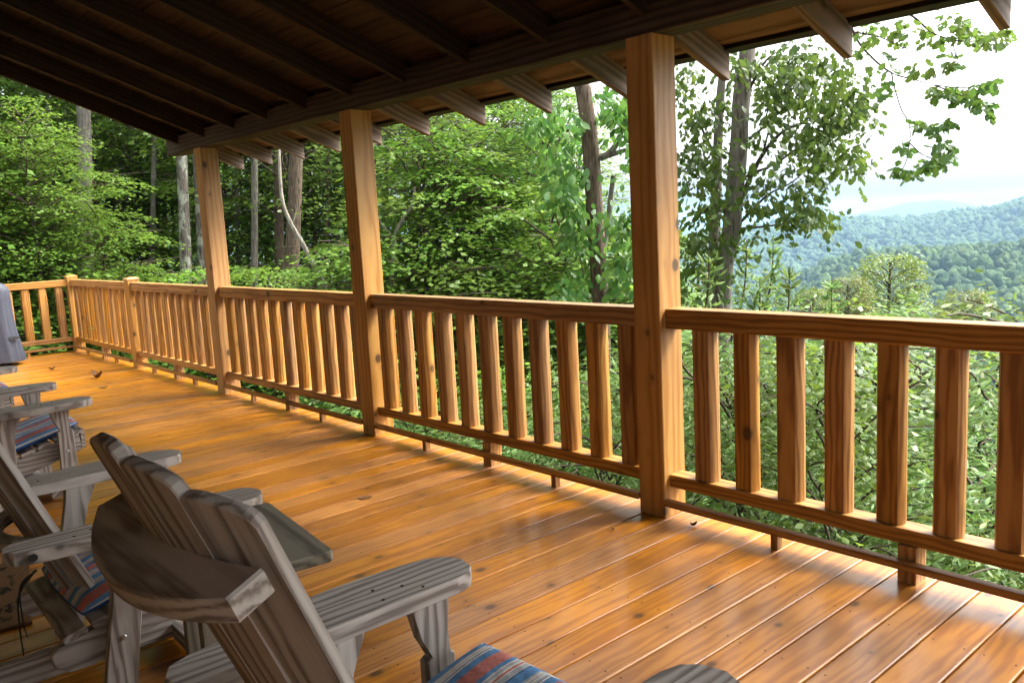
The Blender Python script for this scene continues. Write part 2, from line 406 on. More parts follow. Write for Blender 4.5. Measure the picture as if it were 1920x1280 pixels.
# finer in the direction of the view
aa = np.concatenate([np.linspace(-95, 0, 200, endpoint=False), np.linspace(0, 265, na - 200, endpoint=False)])
A_, R_ = np.meshgrid(np.radians(aa), rr)
X_ = CAM.x + R_ * np.sin(A_); Y_ = CAM.y + R_ * np.cos(A_); Z_ = height(X_, Y_)
V = np.stack([X_, Y_, Z_], -1).reshape(-1, 3)
F = []
ii, jj = np.meshgrid(np.arange(nr - 1), np.arange(na), indexing='ij'); j2 = (jj + 1) % na
F = np.stack([ii * na + jj, ii * na + j2, (ii + 1) * na + j2, (ii + 1) * na + jj], -1).reshape(-1, 4)
tag(link('ground', mesh_np('ground', V, F, True), M['ground']), 'wooded ground falling away below the deck to far blue hills', kind='structure')

# tree canopy on the hills across the valley
def ico(sub):
    import bmesh
    b = bmesh.new(); bmesh.ops.create_icosphere(b, subdivisions=sub, radius=1.0)
    v = np.array([x.co[:] for x in b.verts]); f = np.array([[q.index for q in t.verts] for t in b.faces]); b.free(); return v, f
def canopy(name, d0, d1, az0, az1, n, r0, r1, sub, seed, label):
    rg = np.random.default_rng(seed); iv, jf = ico(sub)
    d = np.sqrt(rg.uniform(d0 ** 2, d1 ** 2, n)); az = np.radians(rg.uniform(az0, az1, n))
    x = CAM.x + d * np.sin(az); y = CAM.y + d * np.cos(az); z = height(x, y)
    s = rg.uniform(r0, r1, n); hz = s * rg.uniform(.85, 1.5, n)
    Vv = np.repeat(iv[None], n, 0)
    Vv = Vv * (1 + .28 * rg.standard_normal((n, len(iv), 1)).clip(-1.6, 1.6) * .8)
    Vv = Vv * np.stack([s, s, hz], -1)[:, None] + np.stack([x, y, z + hz * .55], -1)[:, None]
    Fv = jf[None] + (np.arange(n) * len(iv))[:, None, None]
    o = link(name, mesh_np(name, Vv.reshape(-1, 3), Fv.reshape(-1, 3), True), M['canopy'])
    tag(o, label, 'forest', kind='stuff')
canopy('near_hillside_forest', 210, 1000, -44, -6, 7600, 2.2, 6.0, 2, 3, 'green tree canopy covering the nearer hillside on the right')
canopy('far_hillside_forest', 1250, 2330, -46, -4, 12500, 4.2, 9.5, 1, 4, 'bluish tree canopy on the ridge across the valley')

# ------------------------------------------------------------------ haze
hv_ = [(x, y, z) for x in (-9300, 9300) for y in (-9300, 9300) for z in (-190, 75)]
hf_ = [(0, 1, 3, 2), (4, 6, 7, 5), (0, 4, 5, 1), (2, 3, 7, 6), (0, 2, 6, 4), (1, 5, 7, 3)]
hm = bpy.data.materials.new('valley_haze'); hm.use_nodes = True; hm.node_tree.nodes.clear()
ho = hm.node_tree.nodes.new('ShaderNodeOutputMaterial'); hp = hm.node_tree.nodes.new('ShaderNodeVolumePrincipled')
hp.inputs['Color'].default_value = (.44, .69, 1.0, 1); hp.inputs['Density'].default_value = 1.4e-4
hm.node_tree.links.new(hp.outputs[0], ho.inputs['Volume'])
tag(link('haze', mesh('haze', hv_, hf_), hm), 'pale blue haze filling the valley', 'haze', kind='stuff')

# ------------------------------------------------------------------ deck
DX0, DX1, DY0, DY1 = -9.93, 6.6, -3.3, .185
deck = tag(empty('deck', (0, 0, 0)), 'varnished orange board deck floor', kind='structure')
k0 = int(math.floor((DX0 - 1.0) / .1405)); k1 = int(math.ceil((DX1 - 1.0) / .1405))
for k in range(k0, k1):
    xa = 1.0 + k * .1405 + .07
    y1 = DY1 + rnd.uniform(-.004, .004); zt = -.019 + rnd.uniform(-.0012, .0012)
    me = beam_mesh(3.48, .1365, .038, .006)
    o = link('deck_board', me, M['deck'], deck, M=frame((xa, y1 - 3.48, zt), (xa, y1, zt), (0, 0, 1)))
nv, nf = [], []
for k in range(k0, k1):
    xa = 1.0 + k * .1405 + .07
    for i in range(8):
        y = DY1 - .5 - i * .42
        for sx in (-.042, .042):
            cx, cy = xa + sx + rnd.uniform(-.006, .006), y + rnd.uniform(-.008, .008); o_ = len(nv)
            nv += [(cx + .0036 * math.cos(a * math.pi / 3), cy + .0036 * math.sin(a * math.pi / 3), .0016) for a in range(6)]; nf.append(tuple(range(o_, o_ + 6)))
link('nail_heads', mesh('nail_heads', nv, nf), M['hole'], deck)['kind'] = 'stuff'
for x in (DX0 + .02,):
    beam('rim_joist', (x, DY0, -.165), (x, DY1 - .03, -.165), .04, .24, M['beam'], deck)
beam('rim_joist', (DX0 + .05, DY1 - .05, -.165), (DX1, DY1 - .05, -.165), .04, .24, M['beam'], deck)
for i in range(8):
    y = DY1 - .5 - i * .42
    beam('floor_joist', (DX0 + .05, y, -.165), (DX1, y, -.165), .04, .24, M['beam'], deck)

# ------------------------------------------------------------------ posts
W, D = .148, .155
POSTS = [(0.0, 'thick timber roof post, nearest and widest of the three'), (-2.44, 'middle roof post with a dark knot at its top half'),
         (-4.925, 'far roof post standing under the end of the beam'), (2.348, 'timber roof post at the right end of the railing')]
H = 2.122
for x, lab in POSTS:
    p = beam('roof_post', (x - W / 2, D / 2, 0), (x - W / 2, D / 2, H - .0065 * (x + .5) + (.002 if x < 1 else 0)), W, D, M['post'], None, (0, 1, 0), .006)
    tag(p, lab, 'post', 'timber posts holding up the porch roof')
def short_post(x, y, lab):
    root = tag(empty('railing_post', (x, y, 0)), lab, 'post', 'short railing posts without a roof')
    beam('shaft', (0, 0, 0), (0, 0, .975), .125, .125, M['post'], root, (0, 1, 0), .006)
    s = .067; v = [(-s, -s, .975), (s, -s, .975), (s, s, .975), (-s, s, .975), (-s, -s, .99), (s, -s, .99), (s, s, .99), (-s, s, .99),
                   (-.045, -.045, 1.006), (.045, -.045, 1.006), (.045, .045, 1.006), (-.045, .045, 1.006)]
    f = [(3, 2, 1, 0), (0, 1, 5, 4), (1, 2, 6, 5), (2, 3, 7, 6), (3, 0, 4, 7), (4, 5, 9, 8), (5, 6, 10, 9), (6, 7, 11, 10), (7, 4, 8, 11), (8, 9, 10, 11)]
    link('cap', mesh('post_cap', v, f), M['post'], root)
short_post(-7.40, .075, 'short capped post midway along the far open railing')
short_post(-9.87, .075, 'short capped post at the far corner of the deck')
short_post(-9.87, -2.45, 'short capped post of the end railing behind the covered grill')

# ------------------------------------------------------------------ railing sections
def dlog(L):
    """half-round baluster: flat inner face towards -y, local X along its length"""
    key = ('dlog', round(L, 3))
    if key in _bm: return _bm[key]
    r, c = .053, .037; a0 = math.acos(c / r); n = 12
    prof = [(r * math.sin(-math.pi + a0 + (2 * math.pi - 2 * a0) * i / n) * -1, -r * math.cos(math.pi + (-math.pi + a0 + (2 * math.pi - 2 * a0) * i / n) - math.pi)) for i in range(n + 1)]
    prof = []
    for i in range(n + 1):
        th = -math.pi / 2 + a0 + (2 * math.pi - 2 * a0) * i / n      # angle measured from +x; flat faces -y
        prof.append((r * math.cos(th), r * math.sin(th)))
    m_ = len(prof)
    v = [(0, p, q) for p, q in prof] + [(L, p, q) for p, q in prof]
    f = [(i, (i + 1) % m_, (i + 1) % m_ + m_, i + m_) for i in range(m_)]
    f += [tuple(reversed(range(m_))), tuple(range(m_, 2 * m_))]
    me = mesh('baluster', v, f, True)
    me.set_sharp_from_angle(angle=R(34))
    _bm[key] = me; return me
RT, RB, BT, BB = .9514, .8625, .1968, .138
def rail_section(origin, rz, L, lab, bal, blocks, ty=.0):
    """local x along the rail from 0 to L, +y outward"""
    root = tag(empty('railing_section', origin, rz), lab, 'railing', 'log railing sections around the deck')
    beam('top_rail', (0.002, .085, (RT + RB) / 2), (L - .002, .085, (RT + RB) / 2), .092, RT - RB, M['rail'], root, b=.007)
    beam('bottom_rail', (0.002, .085, (BT + BB) / 2), (L - .002, .085, (BT + BB) / 2), .092, BT - BB, M['rail'], root, b=.005)
    beam('foot_rail', (0.002, .006, .0745), (L - .002, .006, .0745), .038, .028, M['rail'], root, b=.003)
    for i, x in enumerate(bal):
        bl = link('baluster', dlog(RB - BT), M['rail'], root)
        q = rnd.uniform(-.05, .05); s = rnd.uniform(.95, 1.05)
        # local X -> up, local Y -> along rail, local Z -> outward
        bl.matrix_local = Matrix.Translation((x, .088, BT)) @ Matrix.Rotation(q, 4, 'Z') @ Matrix(((0, s, 0, 0), (0, 0, s, 0), (1, 0, 0, 0), (0, 0, 0, 1)))
    for x, big in blocks:
        if big: beam('block', (x, .068, 0), (x, .068, BB), .068, .086, M['rail'], root, (0, 1, 0))
        else: beam('small_block', (x, .012, 0), (x, .012, .0605), .032, .036, M['rail'], root, (0, 1, 0), .002)
def sect(x0, x1, lab):
    L = x1 - x0; n = 11; s = L / n
    rail_section((x0, 0, 0), 0, L, lab, [s * (i + .5) for i in range(n)], [(L * .25, 0), (L * .5, 1), (L * .75, 0)])
rail_section((0, 0, 0), 0, 2.20, 'right log railing bay, from the nearest post out of the frame', [.175 + .2025 * i for i in range(10)], [(.555, 0), (1.07, 1), (1.62, 0)])
sect(-2.44, -W, 'log railing bay between the nearest and the middle roof post')
sect(-4.925, -2.44 - W, 'log railing bay between the middle and the far roof post')
sect(-7.337, -4.925 - W, 'log railing bay just past the roof, left of the far roof post')
sect(-9.807, -7.463, 'log railing bay ending at the far corner post')
# end railing: runs towards -y at x = -9.87
rail_section((-9.787, .012, 0), R(90), 0.001, '', [], []) if False else None
Lb = 2.40
rail_section((-9.79, -2.385, 0), R(90), Lb, 'end log railing behind the covered grill, facing down the deck', [Lb - .105 - .198 * i for i in range(12)], [(Lb - .56, 0), (Lb - 1.2, 1), (Lb - 1.8, 0)])

# ------------------------------------------------------------------ porch roof
roof = tag(empty('porch_roof', (-.5, 0, 2.1)), 'dark open-rafter porch roof over the deck', 'roof'); roof.rotation_euler = (0, math.atan(.006), 0)
def P(x, y, z): return (x + .5, y, z - 2.1)
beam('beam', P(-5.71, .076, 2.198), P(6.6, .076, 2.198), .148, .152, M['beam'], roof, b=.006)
S = .376; th = math.atan(S)
def rz_(y): return 1.975 + S * (.6 - y)         # underside of the rafters
dep = .128 * math.cos(th)
for k in range(20):
    x = -5.426 + .598 * k
    y0, y1 = .6, -3.45
    p0 = P(x, y0, rz_(y0) + .064); p1 = P(x, y1, rz_(y1) + .064)
    pm = P(x, .08, rz_(.08) + .064)
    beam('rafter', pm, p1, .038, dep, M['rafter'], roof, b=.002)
    beam('rafter_tail', p0, pm, .0385, dep, M['tail_lit'], roof, b=.002, pl0=math.tan(th))  # outer end split off so it can carry the lit tone
tilt = Vector((0, math.sin(th), math.cos(th)))
nb = 0; s = .0
while True:
    y = .545 - .09 * math.cos(th) - s * math.cos(th)
    if y < -3.4: break
    z = rz_(y) + .128 + .012
    for xa, xb in ((-5.62, -1.20 if nb % 2 else -2.42), (-1.196 if nb % 2 else -2.416, 6.6)):
        beam('sheathing_board', P(xa, y, z), P(xb, y, z), .183, .018, M['eave_lit' if nb < 3 else 'sheath'], roof, (0, math.sin(th), math.cos(th)), b=.002)
    s += .187; nb += 1
y0, y1 = .665, -3.5
beam('roofing_sheet', P(-5.68, (y0 + y1) / 2, rz_((y0 + y1) / 2) + .128 + .038), P(6.7, (y0 + y1) / 2, rz_((y0 + y1) / 2) + .128 + .038), (y0 - y1) / math.cos(th), .024,
     M['metal_roof'], roof, (0, math.sin(th), math.cos(th)), b=.003)
yy = .575
beam('eave_strip', P(-5.66, yy, rz_(yy) + .128 + .012), P(6.65, yy, rz_(yy) + .128 + .012), .022, .040, M['metal_roof'], roof, (0, math.sin(th), math.cos(th)), b=.002)

# unseen cabin wall behind the camera, put in to block light from the back
wall = tag(empty('unseen_cabin_wall', (-.4, -3.5, 0)), 'unseen log cabin wall along the back of the porch', 'wall')
for i in range(17):
    beam('log', (-4.9, 0, .1 + i * .2), (7., 0, .1 + i * .2), .18, .198, M['log'], wall, b=.03)  # logs of the unseen wall, added to block light from the back

exec_chairs = True
# ------------------------------------------------------------------ adirondack chairs
def arc(cx, cy, r, a0, a1, n): return [(cx + r * math.cos(R(a0 + (a1 - a0) * i / n)), cy + r * math.sin(R(a0 + (a1 - a0) * i / n))) for i in range(n + 1)]
def yz_board(name, poly, x0, t, mat, parent, bev=.004):
    """outline given in (y,z), extruded from x0 by t; local X of the mesh runs up the board so that the grain does too"""
    pts = [(z, y) for y, z in poly]
    v, f = prism(pts, t, bev)
    me = mesh(name, v, f)
    # mesh X->z, mesh Y->y, mesh Z->x : orientation flips, so reverse faces
    me.flip_normals()
    o = link(name, me, mat, parent)
    o.matrix_local = Matrix(((0, 0, 1, x0), (0, 1, 0, 0), (1, 0, 0, 0), (0, 0, 0, 1)))
    return o

def make_chair(loc, label):
    root = tag(empty('adirondack_chair', loc, 0.0), label, 'chair', 'weathered grey armchairs in a row on the deck')
    G = M['grey']
    for s in (-1, 1):
        # arm: outline of the right arm, local mesh X along y
        pts = [(.275, -.33), (.300, -.36), (.335, -.366), (.375, -.345), (.392, -.30), (.405, -.20), (.425, -.10), (.446, -.03), (.456, .04), (.452, .12), (.443, .24), (.432, .30),
               (.405, .345), (.36, .362), (.315, .352), (.285, .325), (.275, .28)]
        v, f = prism([(y, -(x + .02) * s) for x, y in (pts if s > 0 else pts[::-1])], .037, .003)
        AM = Matrix(((0, -1, 0, 0), (1, 0, 0, 0), (0, 0, 1, .513), (0, 0, 0, 1))); a = link('arm', mesh('arm', v, f), G, root, M=AM)
        # screws on top of the arm
        for (px, py) in ((.30, .20), (.34, .17), (.31, .10), (.37, .11), (.33, -.14), (.355, -.19)):
            sv, sf = prism(arc(0, 0, .0042, 0, 324, 9), .0015)
            sc_ = link('screw', mesh('screw', sv, sf), M['hole'], a)
            sc_.matrix_local = AM.inverted() @ Matrix.Translation(((px + .02) * s, py, .5497))
        pl_v, pl_f = prism(arc(0, 0, .011, 0, 330, 11), .002)
        pl = link('plug', mesh('plug', pl_v, pl_f), M['hole'], a)
        pl.matrix_local = AM.inverted() @ Matrix.Translation((.414 * s, -.302, .532)) @ Matrix.Rotation(R(90 * s), 4, 'Y')
        x0 = .297 if s > 0 else -.297 - .036
        fl = [(.153, .514), (.253, .514), (.246, .44), (.252, .386), (.262, .378), (.265, 0), (.18, 0), (.184, .378), (.2, .386), (.172, .44)]
        l1 = yz_board('leg', fl, x0, .036, G, root)
        rl = [(-.065, .514), (.03, .514), (-.002, .44), (-.018, .38), (-.022, .27), (-.05, .1), (-.065, 0), (-.155, 0), (-.14, .1), (-.112, .27), (-.092, .38), (-.078, .44)]
        l2 = yz_board('leg', rl, x0, .036, G, root)
        for l, (by, bz) in ((l1, (.222, .27)), (l2, (-.085, .195))):
            bv, bf = prism(arc(0, 0, .0085, 0, 330, 11), .006, .002)
            b = link('bolt', mesh('bolt', bv, bf), M['bolt'], l)
            xb = x0 + .036 if s > 0 else x0
            b.matrix_local = Matrix(((0, 0, 1, x0), (0, 1, 0, 0), (1, 0, 0, 0), (0, 0, 0, 1))).inverted() @ Matrix.Translation((xb, by, bz)) @ Matrix.Rotation(R(90 * s), 4, 'Y')
        # side rail, sloping with a rounded rear end
        x1 = .236 if s > 0 else -.236 - .038
        def rl_z(y): return .262 + .26 * y
        rp = [(.30, rl_z(.30)), (.31, rl_z(.31) - .09), (.0, rl_z(0) - .102), (-.17, rl_z(-.17) - .105), (-.225, rl_z(-.225) - .09), (-.265, rl_z(-.26) - .05), (-.27, rl_z(-.27) - .012), (-.25, rl_z(-.25))]
        v, f = prism([(y, z) for y, z in rp], .038, .004); me = mesh('seat_rail', v, f)
        o = link('seat_rail', me, G, root); o.matrix_local = Matrix(((0, 0, 1, x1), (1, 0, 0, 0), (0, 1, 0, 0), (0, 0, 0, 1)))
    sl_ = math.atan(.26)
    for i in range(7):
        y = -.20 + i * .082; z = .262 + .26 * y + .011
        beam('seat_slat', (-.272, y, z), (.272, y, z), .070, .02, G, root, (0, -math.sin(sl_), math.cos(sl_)), b=.005)
    beam('seat_slat', (-.275, .318, .30), (.275, .318, .30), .02, .085, G, root, b=.004)
    # barrel back: five fanned slats
    Rb = .55
    for i in range(-2, 3):
        ph = R(11.6 * i)
        top = Vector((-.050 + Rb * math.sin(ph), -.497 + Rb * (1 - math.cos(ph)), 1.055))
        bot = Vector((-.024 + i * .084, -.165 + .012 * i * i, .255))
        zt = {0: 1.080, 1: 1.055, 2: 1.018}[abs(i)]
        dr = (top - bot).normalized(); Lz = (zt - bot.z) / dr.z
        wx = Vector((math.cos(ph), math.sin(ph), 0)); wx = (wx - dr * wx.dot(dr)).normalized(); nz = dr.cross(wx)
        w0, w1 = .039, .0575
        # outline: X along the slat, Y across
        sk = -.02 * (1 if i > 0 else -1 if i < 0 else 0) * (1.6 if abs(i) == 2 else 1)
        sl2 = {0: 0, 1: -.27, 2: -.34}[abs(i)] * (1 if i > 0 else -1)
        def tp(y, dx=0): return (Lz + sl2 * y + dx, y)
        out = [(0, -w0), (0, w0), tp(w1, -.016), tp(w1 - .004, -.006), tp(w1 - .014, 0), tp(w1 * .4, .004), tp(-w1 * .4, .004), tp(-w1 + .014, 0), tp(-w1 + .004, -.006), tp(-w1, -.016)]
        v, f = prism([(x, y) for x, y in out][::-1], .021, .003)
        me = mesh('back_slat', v, f)
        o = link('back_slat', me, G, root)
        # columns: X=dr, Y=wx, Z = rearwards
        zc = dr.cross(wx)
        if f is not None: pass
        o.matrix_local = Matrix(((dr.x, wx.x, zc.x, bot.x), (dr.y, wx.y, zc.y, bot.y), (dr.z, wx.z, zc.z, bot.z), (0, 0, 0, 1)))
        if Matrix(((dr.x, wx.x, zc.x), (dr.y, wx.y, zc.y), (dr.z, wx.z, zc.z))).determinant() > 0: me.flip_normals()
    # curved brace behind the slats, tilted square to them
    xs = [-.266 + .0266 * k for k in range(21)]
    ou = [(x, (-.022 + x * x * .944) / .934) for x in xs]
    inn = [(x * .97, q + .056 + .034 * (1 - (x / .266) ** 2)) for x, q in ou[::-1]]
    ou = [(x - .034, q) for x, q in ou]; inn = [(x - .034, q) for x, q in inn]
    v, f = prism(ou + inn, .040, .004)
    o = link('back_brace', mesh('back_brace', v, f), G, root)
    o.matrix_local = Matrix.Translation((0, -.5, .904)) @ Matrix.Rotation(R(21), 4, 'X') @ Matrix.Translation((0, 0, -.04))
    ou = [(.30 * math.sin(R(a)), -.03 + .35 * (1 - math.cos(R(a)))) for a in range(-55, 56, 10)]
    inn = [(x * .97, y + .055) for x, y in ou[::-1]]
    v, f = prism(ou + inn, .034, .004)
    o = link('arm_brace', mesh('arm_brace', v, f), G, root); o.matrix_local = Matrix.Translation((0, -.345, .478))
    # stretchers near the floor
    beam('stretcher', (-.31, .15, .048), (.31, .15, .048), .05, .055, G, root)
    beam('base_rail', (.07, .13, .075), (.07, -.46, .075), .036, .085, G, root)
    beam('base_rail', (.07, -.462, .062), (.07, -.55, .062), .036, .058, G, root)
    return root

def cushion(loc, label, tie=False):
    """striped seat pad with blue underside and edge"""
    root = None
    nx, ny = 22, 20; wx, wy = .52, .50
    V_, Fq, mi = [], [], []
    for lay in (0, 1):
        for j in range(ny + 1):
            for i in range(nx + 1):
                u, v = i / nx * 2 - 1, j / ny * 2 - 1
                e = (1 - abs(u) ** 5) * (1 - abs(v) ** 5); e = max(e, 0) ** .45
                cr = 1 - .035 * (u * u * v * v)
                x, y = u * wx / 2 * cr, v * wy / 2 * cr
                puff = .036 * e + .006 * math.sin(x * 19 + loc[0]) * math.sin(y * 16 + loc[0] * 2) * e
                z = (puff if lay else -.022 * e)
                if lay: z += .008
                V_.append((x, y, z + .26 * y))
    n1 = (nx + 1) * (ny + 1)
    for j in range(ny):
        for i in range(nx):
            a = j * (nx + 1) + i; q = (a, a + 1, a + nx + 2, a + nx + 1)
            Fq.append(tuple(x + n1 for x in q)); mi.append(0)
            Fq.append(q[::-1]); mi.append(1)
    rim = [(i, 0) for i in range(nx)] + [(nx, j) for j in range(ny)] + [(i, ny) for i in range(nx, 0, -1)] + [(0, j) for j in range(ny, 0, -1)]
    ids = [j * (nx + 1) + i for i, j in rim]
    for k in range(len(ids)):
        a, b = ids[k], ids[(k + 1) % len(ids)]
        Fq.append((a, b, b + n1, a + n1)); mi.append(1)
    me = mesh('cushion', V_, Fq, True); me.materials.append(M['stripe']); me.materials.append(M['bluecloth'])
    me.polygons.foreach_set('material_index', mi)
    o = link('cushion', me, None, None, loc); tag(o, label, 'cushion', 'striped seat cushions on the chairs')
    if tie:
        for (p, s) in (((-.17, -.27, -.03), 1), ((-.15, -.285, -.03), -1)):
            pts = smooth_path([Vector(p), Vector((p[0] - .02 * s, p[1] - .05, p[2] - .05)), Vector((p[0] + .01, p[1] - .06, p[2] - .16)), Vector((p[0] + .012 * s, p[1] - .055, p[2] - .28 + .07 * s))])
            Vt = []; Ft = []
            for q in pts:
                Vt += [(q.x - .011, q.y, q.z), (q.x + .011, q.y, q.z), (q.x + .011, q.y - .0015, q.z), (q.x - .011, q.y - .0015, q.z)]
            for k in range(len(pts) - 1):
                for e in range(4): Ft.append((k * 4 + e, k * 4 + (e + 1) % 4, k * 4 + 4 + (e + 1) % 4, k * 4 + 4 + e))
            link('tie', mesh('tie', Vt, Ft), M['strap'], o)
    return o
CH = [((1.13, -2.08), 'nearest grey wooden armchair seen from behind, its fanned back filling the lower left', 'striped cushion showing at the bottom edge, on the nearest chair'),
      ((-.585, -2.155), 'grey wooden armchair at the left edge, second from the front beside the small table', 'striped cushion with black ties, on the chair beside the table'),
      ((-2.95, -2.035), 'grey armchair third from the front, with a blue-edged cushion jutting past its arm', 'striped cushion with a wide blue edge, on the third chair'),
      ((-4.79, -2.03), 'farthest grey armchair, only its arm tip in the frame', 'striped cushion on the farthest chair')]
src = None
def copy_tree(o, parent=None):
    c = o.copy(); col.objects.link(c)
    if parent: c.parent = parent
    for ch in o.children: copy_tree(ch, c)
    return c
for i, ((x, y), lab, cl) in enumerate(CH):
    if src is None: src = make_chair((x, y, 0), lab)
    else:
        c = copy_tree(src); c.location = (x, y, 0); c['label'] = lab; c.rotation_euler = (0, 0, rnd.uniform(-.02, .02))
    cushion((x, y + .065, .262 + .26 * .065 + .05), cl, i == 1)

# small table between the two nearest chairs
tb = tag(empty('side_table', (.145, -2.02, 0), R(-7)), 'low greenish-grey side table between the two nearest chairs', 'table')
v, f = prism([(-.25, -.16), (.26, -.16), (.272, -.15), (.272, .15), (.26, .16), (-.25, .16)], .03, .004)
tp = link('tabletop', mesh('tabletop', v, f), M['greytable'], tb, (0, 0, .512))
for sx in (-.2, .0):
    for sy in (-.11, .11): beam('leg', (sx, sy, 0), (sx, sy, .512), .045, .045, M['greytable'], tb, (0, 1, 0))
for sy in (-.11, .11): beam('apron', (-.175, sy, .475), (-.025, sy, .475), .02, .07, M['greytable'], tb)

# doormat
v, f = prism([(-.37, -.25), (.37, -.25), (.37, .25), (-.37, .25)], .014, .004)
mt = tag(link('doormat', mesh('doormat', v, f), M['coir'], None, M=Matrix.Translation((-1.46, -2.52, .002)) @ Matrix.Rotation(R(-11), 4, 'Z')), 'brown coir doormat with a broken dark motif, behind the chairs', 'doormat')

# covered grill in the far left corner
def grill():
    root = tag(empty('covered_grill', (-9.35, -1.42, 0)), 'grill under a grey fabric cover in the far corner of the deck', 'grill')
    L2, D2, n = .66, .27, 56
    V_ = []; lev = [0.0, .05, .2, .4, .6, .75, .84, .885, .93, .965, .98]
    inset = [-.03, -.028, -.015, .0, .01, .012, .01, .02, .05, .11, .2]
    per = []
    for k in range(n):
        a = 2 * math.pi * k / n; c, s = math.cos(a), math.sin(a)
        per.append((math.copysign(abs(s) ** .28, s), math.copysign(abs(c) ** .28, c)))
    for z, ins in zip(lev, inset):
        for k, (px, py) in enumerate(per):
            wv = .016 * math.sin(k * 1.9 + z * 3) + .011 * math.sin(k * .77 + 1)
            wv *= max(0, 1 - z * 1.05) + .12
            top = max(0, z - .86) * .5 * (1 if True else 0)
            V_.append(((D2 - ins * .8 + wv) * px, (L2 - ins * 1.4 + wv) * py, z + (.10 * max(0, 1 - abs(py) ** 3) if z > .86 else 0) * (z - .86) / .12 + .05))
    Fq = []
    for j in range(len(lev) - 1):
        for k in range(n):
            k2 = (k + 1) % n; Fq.append((j * n + k, j * n + k2, (j + 1) * n + k2, (j + 1) * n + k))
    Fq.append(tuple(range((len(lev) - 1) * n, len(lev) * n)))
    me = mesh('cover', V_, Fq, True); me.flip_normals(); link('cover', me, M['cover'], root)
    for sx in (-.2, .2):
        for sy in (-.55, .55):
            v, f = prism(arc(0, 0, .045, 0, 330, 11), .03, .004)
            w = link('wheel', mesh('wheel', v, f), M['hole'], root); w.matrix_local = Matrix.Translation((sx, sy, .047)) @ Matrix.Rotation(R(90), 4, 'X')
    Vt = [(-.3, -.01, 0)]
    v, f = prism([(0, 0), (.12, 0), (.12, .03), (0, .03)], .004)
    b = link('buckle_strap', mesh('buckle_strap', v, f), M['hole'], root); b.matrix_local = Matrix.Translation((.283, .54, .32)) @ Matrix.Rotation(R(90), 4, 'Z') @ Matrix.Rotation(R(80), 4, 'X')
grill()

# dry leaves on the deck
def dry_leaf(x, y, s, rz, label, curl):
    n = 9; V_ = []; F_ = []
    for i in range(n):
        t = i / (n - 1); w = math.sin(math.pi * t ** .8) * .36 * (1 + .18 * math.sin(i * 2.4))
        for k in (-1, 0, 1): V_.append(((t - .5) * s, k * w * s, s * (curl * (2 * t - 1) ** 2 * .5 + .35 * curl * abs(k)) + .001))
    for i in range(n - 1):
        for k in (0, 1): a = i * 3 + k; F_.append((a, a + 3, a + 4, a + 1))
    m0 = len(V_); V_ += [(p[0], p[1], p[2] + .0012) for p in V_]; F_ += [tuple(reversed([q + m0 for q in f])) for f in F_]
    o = link('dry_leaf', mesh('dry_leaf', V_, F_, True), M['dryleaf'], None, (x, y, .001)); o.rotation_euler = (0, 0, rz)
    tag(o, label, 'leaf', 'dry leaves fallen on the deck')
dry_leaf(-7.08, -.47, .13, .6, 'largest curled brown leaf on the far deck', .75)
dry_leaf(-8.25, -.63, .08, 2.0, 'small dark leaf far along the deck near the end railing', .5)
dry_leaf(-6.35, -.62, .09, 1.0, 'flat dark leaf nearer than the curled one', .15)
dry_leaf(.157, .0, .035, 1.2, 'tiny curled leaf right of the nearest roof post', .7)
dry_leaf(-.08, -.27, .022, .2, 'tiny leaf scrap in front of the nearest roof post', .7)
dry_leaf(-1.35, -.75, .075, .9, 'thin twig-like leaf scrap in the middle of the deck', .08)

# ------------------------------------------------------------------ vegetation
def leaves_np(C, Dr, Nn, L, Wd, kind='diamond', fold=.18, droop=.0):
    """leaf faces: centres C (base), direction Dr, normal Nn, length L, half width ratio Wd"""
    n = len(C); Dr = Dr / np.linalg.norm(Dr, axis=1, keepdims=True)
    Sd = np.cross(Nn, Dr); Sd /= np.linalg.norm(Sd, axis=1, keepdims=True) + 1e-9
    Nn = np.cross(Dr, Sd); L = L[:, None]
    if kind == 'diamond':
        q = [(0, 0, 0), (.42, Wd, -fold), (1, 0, -droop), (.42, -Wd, -fold)]; f = [(0, 2, 1), (0, 3, 2)]
    elif kind == 'oval':
        q = [(0, 0, 0), (.22, Wd * .8, -fold * .7), (.6, Wd, -fold), (1, 0, -.1 - droop), (.6, -Wd, -fold), (.22, -Wd * .8, -fold * .7)]; f = [(0, 2, 1), (0, 3, 2), (0, 4, 3), (0, 5, 4)]
    elif kind == 'lobed':
        q = [(0, 0, 0), (.28, Wd * .5, -.05), (.42, Wd * 1.05, -fold), (.55, Wd * .62, -.05), (.72, Wd * .95, -fold), (1, 0, -.12 - droop), (.72, -Wd * .95, -fold), (.55, -Wd * .62, -.05), (.42, -Wd * 1.05, -fold), (.28, -Wd * .5, -.05)]
        f = [(0, 2, 1), (0, 3, 2), (0, 5, 3), (3, 5, 4), (0, 7, 5), (5, 7, 6), (0, 8, 7), (0, 9, 8)]
    m_ = len(q); V_ = np.zeros((n, m_, 3))
    for i, (a, b, c) in enumerate(q): V_[:, i] = C + Dr * (a * L) + Sd * (b * L) + Nn * (c * L)
    F_ = np.array(f)[None] + (np.arange(n) * m_)[:, None, None]
    return V_.reshape(-1, 3), F_.reshape(-1, 3)

